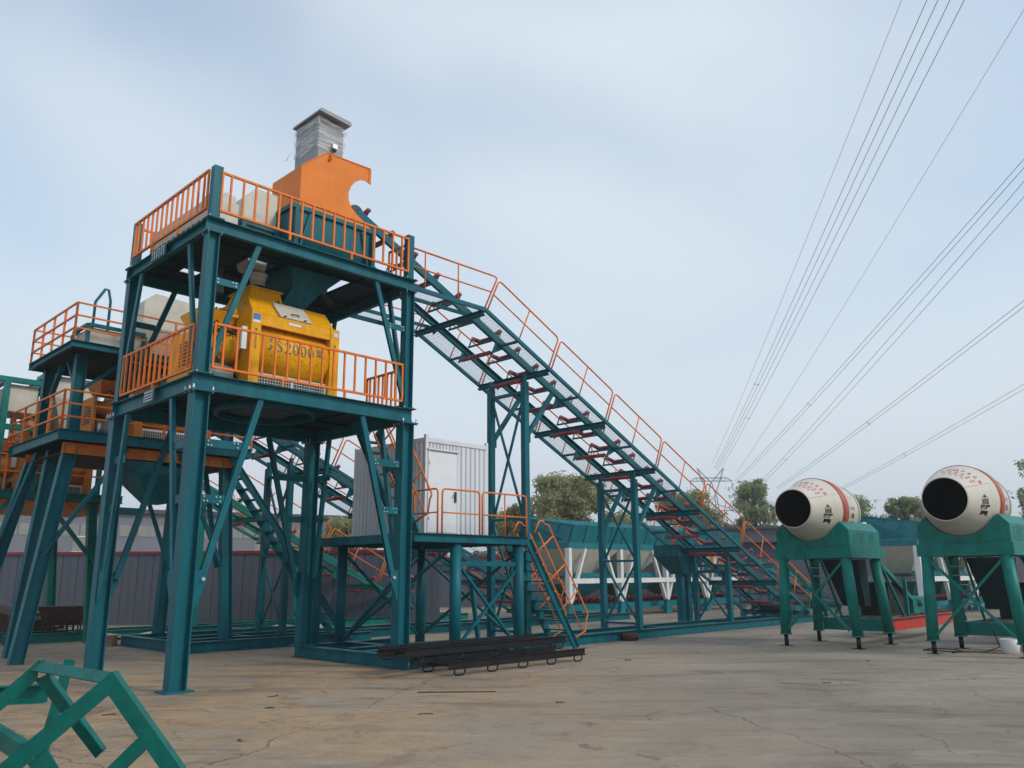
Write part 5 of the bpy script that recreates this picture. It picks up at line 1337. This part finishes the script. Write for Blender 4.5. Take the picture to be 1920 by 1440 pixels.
f3 = thing('fence', 'far section of dark sheet metal fence behind the rows of bins', 'fence', (-5, 47, 0), plant=False, rot=.06)
pp = None; x = 0.
while x < 36:
    if pp is None: pp = P(MB().box(0, .66, 0, .03, .05, 2.7).box(.66, .70, .006, .024, .05, 2.7), 'panel', PANEL, f3)
    else: again(pp, (x, 0, 0))
    x += .70
P(MB().box(0, 36.1, -.06, .08, 2.702, 2.8), 'cap', MAROON, f3)

# ------------------------------------------------------------------ warehouse behind the fence
wx, wy = (-44.0, 41.5), (-11.5, 60.5)
wl_ = math.dist(wx, wy); wa = math.atan2(wy[1] - wx[1], wy[0] - wx[0])
wh = thing('warehouse', 'long grey clad warehouse with a pale strip of windows behind the fence at left', 'warehouse', (*wx, 0), plant=False, rot=wa)
P(MB().box(0, wl_, 0, 14, 0, 5.75), 'wall', WALLG, wh)
P(MB().prism([(-.3, 5.752), (14.3, 5.752), (14.3, 5.95), (7, 6.5), (-.3, 6.02)], 0, -.3, wl_ + .3), 'roof', ROOF, wh)
wn = 0; k = 0.; w0 = None
while k < wl_ - 1.2:
    if w0 is None: w0 = P(MB().box(.05, 1.05, -.03, -.002, 4.3, 5.0), 'window', LIGHTP, wh)
    else: again(w0, (k, 0, 0))
    k += 1.1
k = 3.; v0 = None
while k < wl_ - 1:
    if v0 is None:
        v0 = P(MB().box(3, 4.0, -.03, -.002, 2.2, 4.28), 'window', LIGHTP, wh)
        vv = P(MB().box(2.95, 4.05, -.05, -.031, 4.22, 4.29).box(2.95, 4.05, -.05, -.031, 3.3, 3.35).box(2.95, 4.05, -.05, -.031, 2.55, 2.6), 'frame', LIGHTW, v0)
    else: c = again(v0, (k - 3, 0, 0)); d = again(vv, (0, 0, 0)); d.parent = c
    k += 5.5
sh = thing('shed', 'low dark open shed behind the bins and drum mixers at right', 'shed', (8, 54, 0), plant=False, rot=-.05)
P(MB().box(0, 46, 6, 6.2, 0, 4.6), 'back_wall', DSHED, sh)
P(MB().prism([(-.5, 4.55), (7, 4.95), (7, 5.1), (-.5, 4.72)], 0, -.4, 46.4), 'roof', ROOF, sh)
P(MB().box(0, 46, -.3, -.15, 3.7, 4.56), 'fascia', PANEL, sh)
for i in range(9): P(MB().bar((.3 + i * 5.6, -.2, 0), (.3 + i * 5.6, -.2, 3.7), .25, .25, (1, 0, 0)), 'post', DSHED, sh)
for x0, x1 in ((0, 9), (22, 46)): P(MB().box(x0, x1, .3, .4, 0, 3.9), 'front_wall', PANEL, sh)

mst = thing('lattice_mast', 'thin distant lattice mast above the warehouse roof at left', 'mast', (-35.5, 68, 0), plant=False)
m = MB()
for a, b in ((-.4, -.4), (.4, -.4), (.4, .4), (-.4, .4)): m.bar((a, b, 0), (a * .8, b * .8, 9.4), .07)
for k in range(9):
    for a in (-1, 1): m.bar((-.4, .4 * a, k), (.4, .4 * a, k + 1), .04); m.bar((.4 * a, -.4, k + 1), (.4 * a, .4, k), .04)
P(m, 'lattice', PYL, mst)

# ------------------------------------------------------------------ trees
def tree_meshes(seed, h, rad, nclump, leaves, droop, lean=0., sparse=1.):
    r = np.random.default_rng(seed); rr = random.Random(seed)
    tb = MB(); H = h
    trunk = [(0, 0, 0), (lean * .05 * H, .02 * H, .2 * H), (lean * .15 * H, 0, .45 * H), (lean * .3 * H, 0, .75 * H), (lean * .45 * H, 0, .95 * H)]
    tb.tube(trunk, [.032 * H, .026 * H, .018 * H, .008 * H, .002 * H], 8)
    cen = []
    for i in range(nclump):
        f = rr.uniform(.20, 1.0); prof = (math.sin(min(1, (f - .08) * 1.25) * math.pi * .86) ** .7)
        ang = rr.uniform(0, 6.283); d = rad * prof * math.sqrt(rr.uniform(.05, 1)) * rr.uniform(.75, 1.12)
        x = lean * H * .45 * f + d * math.cos(ang); y = d * math.sin(ang); z = H * f
        cen.append((x, y, z))
        if i % 2 == 0:
            z0 = max(.15 * H, z - d * .9 - .05 * H); f0 = z0 / H
            tb.tube([(lean * H * .4 * f0, 0, z0), (x * .55 + lean * .1, y * .55, z0 + (z - z0) * .65), (x, y, z)], [.011 * H, .007 * H, .002 * H], 5)
    cen = np.array(cen)
    n = leaves; idx = r.integers(0, nclump, n)
    cs = r.uniform(.3, .8, nclump)[idx] * rad * .34
    off = r.normal(0, 1, (n, 3)); off *= (cs / np.maximum(np.linalg.norm(off, axis=1), .3) * r.uniform(.1, 1.15, n))[:, None]
    # leaves hang in strands: snap them towards a few drooping twigs per clump
    st = r.normal(0, 1, (nclump, 14, 2)); pick = st[idx, r.integers(0, 14, n)]
    off[:, :2] = off[:, :2] * .35 + pick * (cs * .55)[:, None]
    off[:, 2] = off[:, 2] * .5 + cs * .35 - droop * 1.7 * cs * r.uniform(0, 1, n) ** 1.2
    c = cen[idx] + off; keep = c[:, 2] > .06 * H; c = c[keep]; n = len(c)
    a = r.normal(0, 1, (n, 3)); a[:, 2] = a[:, 2] * .6 - droop * 1.5; a /= np.linalg.norm(a, axis=1)[:, None]
    b = np.cross(a, r.normal(0, 1, (n, 3))); b /= np.linalg.norm(b, axis=1)[:, None]
    l = r.uniform(.16, .36, n)[:, None]; wdt = l * r.uniform(.13, .24, n)[:, None]
    v = np.stack([c - b * wdt * .5, c + a * l * .5 - b * wdt * .1, c + b * wdt * .5 + a * l * .1, c + a * l], 1)
    v = np.stack([c, c + a * l * .5 + b * wdt, c + a * l, c + a * l * .5 - b * wdt], 1).reshape(-1, 3)
    me = D.meshes.new('crown'); me.vertices.add(4 * n); me.vertices.foreach_set('co', v.ravel())
    me.loops.add(4 * n); me.loops.foreach_set('vertex_index', np.arange(4 * n)); me.polygons.add(n)
    me.polygons.foreach_set('loop_start', np.arange(n) * 4); me.polygons.foreach_set('loop_total', np.full(n, 4)); me.update(); me.validate()
    return tb.mesh('trunk'), me
def tree(label, name, x, y, k, kind, mts, rot=0., wide=1.):
    t = thing(name, label, 'tree', (x, y, 0), 'trees behind the yard', plant=False, rot=rot); t.scale = (k * wide, k * wide, k)
    for me, nm, mt in ((mts[0], 'trunk', BARK), (mts[1], 'crown', kind)):
        if not me.materials: me.materials.append(mt)
        o = D.objects.new(nm, me); COL.objects.link(o); o.parent = t
kA = tree_meshes(1, 8.6, 3.4, 130, 30000, .6)
kB = tree_meshes(2, 8.4, 2.5, 95, 19000, .8, lean=.12)
kC = tree_meshes(3, 6.5, 2.7, 80, 16000, .55)
tree('broad olive willow rising between the cabin and the long conveyor', 'willow_tree', 4.0, 58, .98, LEAF1, kA, .4, 1.22)
tree('smaller olive tree just right of the white cabin', 'willow_tree', 0.0, 60, 1.02, LEAF1, kC, 2., 1.15)
tree('low bushy tree between the broad willow and the trestle', 'willow_tree', 7.6, 61, .92, LEAF1, kC, 1.1, 1.2)
tree('broad willow half hidden behind the lower railing of the long conveyor', 'willow_tree', 12.1, 58, .84, LEAF1, kA, 2.6, 1.02)
tree('tall loose poplar standing left of the left drum mixer', 'poplar_tree', 16.5, 57, .96, LEAF2, kB, .0, .80)
tree('thin poplar showing above the rear of the left drum', 'poplar_tree', 24.9, 60, .86, LEAF2, kB, 2.2)
tree('small poplar between the two drum mixers', 'poplar_tree', 28.6, 60, .84, LEAF2, kB, 3.6)
tree('tall poplar at the right edge above the right drum', 'poplar_tree', 38.6, 58, 1.17, LEAF2, kB, 1.5)
tree('small willow seen under the second conveyor left of the cabin', 'willow_tree', -11.6, 58, .88, LEAF1, kC, .2)
tree('willow seen through the gap left of the cabin stand', 'willow_tree', -7.2, 62, .95, LEAF1, kC, 3.2)

# ------------------------------------------------------------------ pylon and power lines
def ray(px, py):
    a, b = px - 960, py - 720; x = (a * cr + b * sr) / FPX; y = -(-a * sr + b * cr) / FPX
    return V3((x, cp - y * sp, sp + y * cp))
def at_y(px, py, y): r = ray(px, py); return V3((0, 0, EYE)) + r * (y / r.y)
def at_z(px, py, z): r = ray(px, py); return V3((0, 0, EYE)) + r * ((z - EYE) / r.z)
py_ = thing('pylon', 'distant lattice power pylon with two wide arms above the trees', 'pylon', (43.6, 180, 0), plant=False)
m = MB()
def lat(a0, b0, z0, a1, b1, z1, n, w=.15):
    for sx in (-1, 1):
        for sy in (-1, 1): m.bar((sx * a0, sy * b0, z0), (sx * a1, sy * b1, z1), w)
    for k in range(n):
        f, g2 = k / n, (k + 1) / n; A0 = a0 + (a1 - a0) * f; A1 = a0 + (a1 - a0) * g2; Z0 = z0 + (z1 - z0) * f; Z1 = z0 + (z1 - z0) * g2
        for sy in (-1, 1): m.bar((-A0, sy * b0, Z0), (A1, sy * b1, Z1), w * .6); m.bar((A0, sy * b0, Z0), (-A1, sy * b1, Z1), w * .6)
lat(2.6, 2.6, 0, .8, .8, 18.6, 7)
P(m, 'tower_body', PYL, py_)
m = MB()
for sg in (-1, 1):
    m.bar((sg * .8, 0, 18.6), (sg * 2.9, 0, 24.4), .2); m.bar((sg * .3, 0, 21.6), (sg * 2.9, 0, 24.4), .2); m.bar((sg * .8, 0, 18.6), (0, 0, 21.6), .18)
    m.bar((sg * 2.9, 0, 24.4), (sg * 2.1, 0, 21.9), .15)
P(m, 'horn', PYL, py_)
m = MB()
for z in (21.6, 22.3): m.bar((-3.4, 0, z), (3.4, 0, z), .2)
for sg in (-1, 1):
    m.bar((sg * 3.4, 0, 22.3), (sg * 4.6, 0, 21.6), .18); m.bar((sg * 3.4, 0, 21.6), (sg * 4.6, 0, 21.6), .18)
    m.bar((sg * 4.55, 0, 21.6), (sg * 4.55, 0, 19.8), .12)
    for k in range(4): m.bar((sg * (.3 + k * .8), 0, 21.6), (sg * (1.1 + k * .8), 0, 22.3), .1)
m.bar((-4.6, 0, 15.2), (4.6, 0, 15.2), .2)
for sg in (-1, 1): m.bar((sg * .9, 0, 16.6), (sg * 4.6, 0, 15.2), .15)
P(m, 'cross_arm', PYL, py_)

def wire_pts(near, far, zn, yf, sag):
    a = at_z(*near, zn); b = at_y(*far, yf); a = a + (a - b) * .35
    return [a.lerp(b, k / 40) - V3((0, 0, sag * 4 * (k / 40) * (1 - k / 40))) for k in range(41)]
def line(label, pairs, spacers=(), r=.017, grp='overhead power lines'):
    o = thing('power_line', label, 'power line', (0, 0, 0), grp, plant=False); ws = []
    for near, far, zn, yf, sag in pairs:
        pts = wire_pts(near, far, zn, yf, sag); ws.append(pts); n = len(pts)
        P(MB().tube(pts, [r * .8 + .020 * (k / n) ** 1.3 for k in range(n)], 5), 'wire', CABLE, o)
    for f in spacers:
        k = int(f * 40); m = MB(); a, b = ws[0][k], ws[1][k]; d = (b - a).normalized()
        m.tube([a, b], .028, 5); m.tube([a - d * .12, a + d * .03], .05, 6); m.tube([b + d * .12, b - d * .03], .05, 6)
        P(m, 'spacer', CABLE, o)
    return o
Y = 178
line('uppermost single thin wire, leftmost of all in the sky', [((1675, 0), (1336, 868), 30, Y, 1.2)], r=.011)
line('left twin wires of the steep bundle running to the pylon', [((1722, 0), (1339, 878), 27, Y, 1.0), ((1742, 0), (1342, 880), 27, Y, 1.0)], (.62,))
line('right twin wires of the steep bundle running to the pylon', [((1764, 0), (1345, 882), 27, Y, 1.0), ((1790, 0), (1349, 884), 27, Y, 1.0)], (.70,))
line('single thin wire between the steep and the flatter bundles', [((1908, 0), (1382, 885), 30, Y, 1.2)], r=.011)
line('upper pair of the twin wires crossing the middle right edge', [((1920, 275), (1378, 902), 24, Y, .8), ((1920, 292), (1382, 904), 24, Y, .8)], (.58,))
line('lower pair of the twin wires crossing the middle right edge', [((1920, 318), (1415, 915), 24, Y, .8), ((1920, 348), (1420, 917), 24, Y, .8)], (.78,))
line('flat twin wires leaving the right edge above the drums', [((1920, 548), (1455, 915), 18, Y, .6), ((1920, 560), (1459, 917), 18, Y, .6)], (.50,))
line('lowest twin wires passing just over the right drum mixer', [((1920, 712), (1570, 918), 16, Y, .4), ((1920, 722), (1574, 920), 16, Y, .4)], (.55,))

# ------------------------------------------------------------------ haze
hzm = D.materials.new('haze_air'); hzm.use_nodes = True; ht = hzm.node_tree; ht.nodes.clear()
ho = ht.nodes.new('ShaderNodeOutputMaterial'); hv = ht.nodes.new('ShaderNodeVolumePrincipled')
hv.inputs['Color'].default_value = (.93, .95, .98, 1); hv.inputs['Density'].default_value = .0010; hv.inputs['Anisotropy'].default_value = .2
ht.links.new(hv.outputs[0], ho.inputs['Volume'])
hb_ = MB().box(-720, 720, -80, 1520, -1.0, 62)
ho_ = D.objects.new('haze', hb_.mesh('haze')); COL.objects.link(ho_); ho_.data.materials.append(hzm); ho_['kind'] = 'stuff'
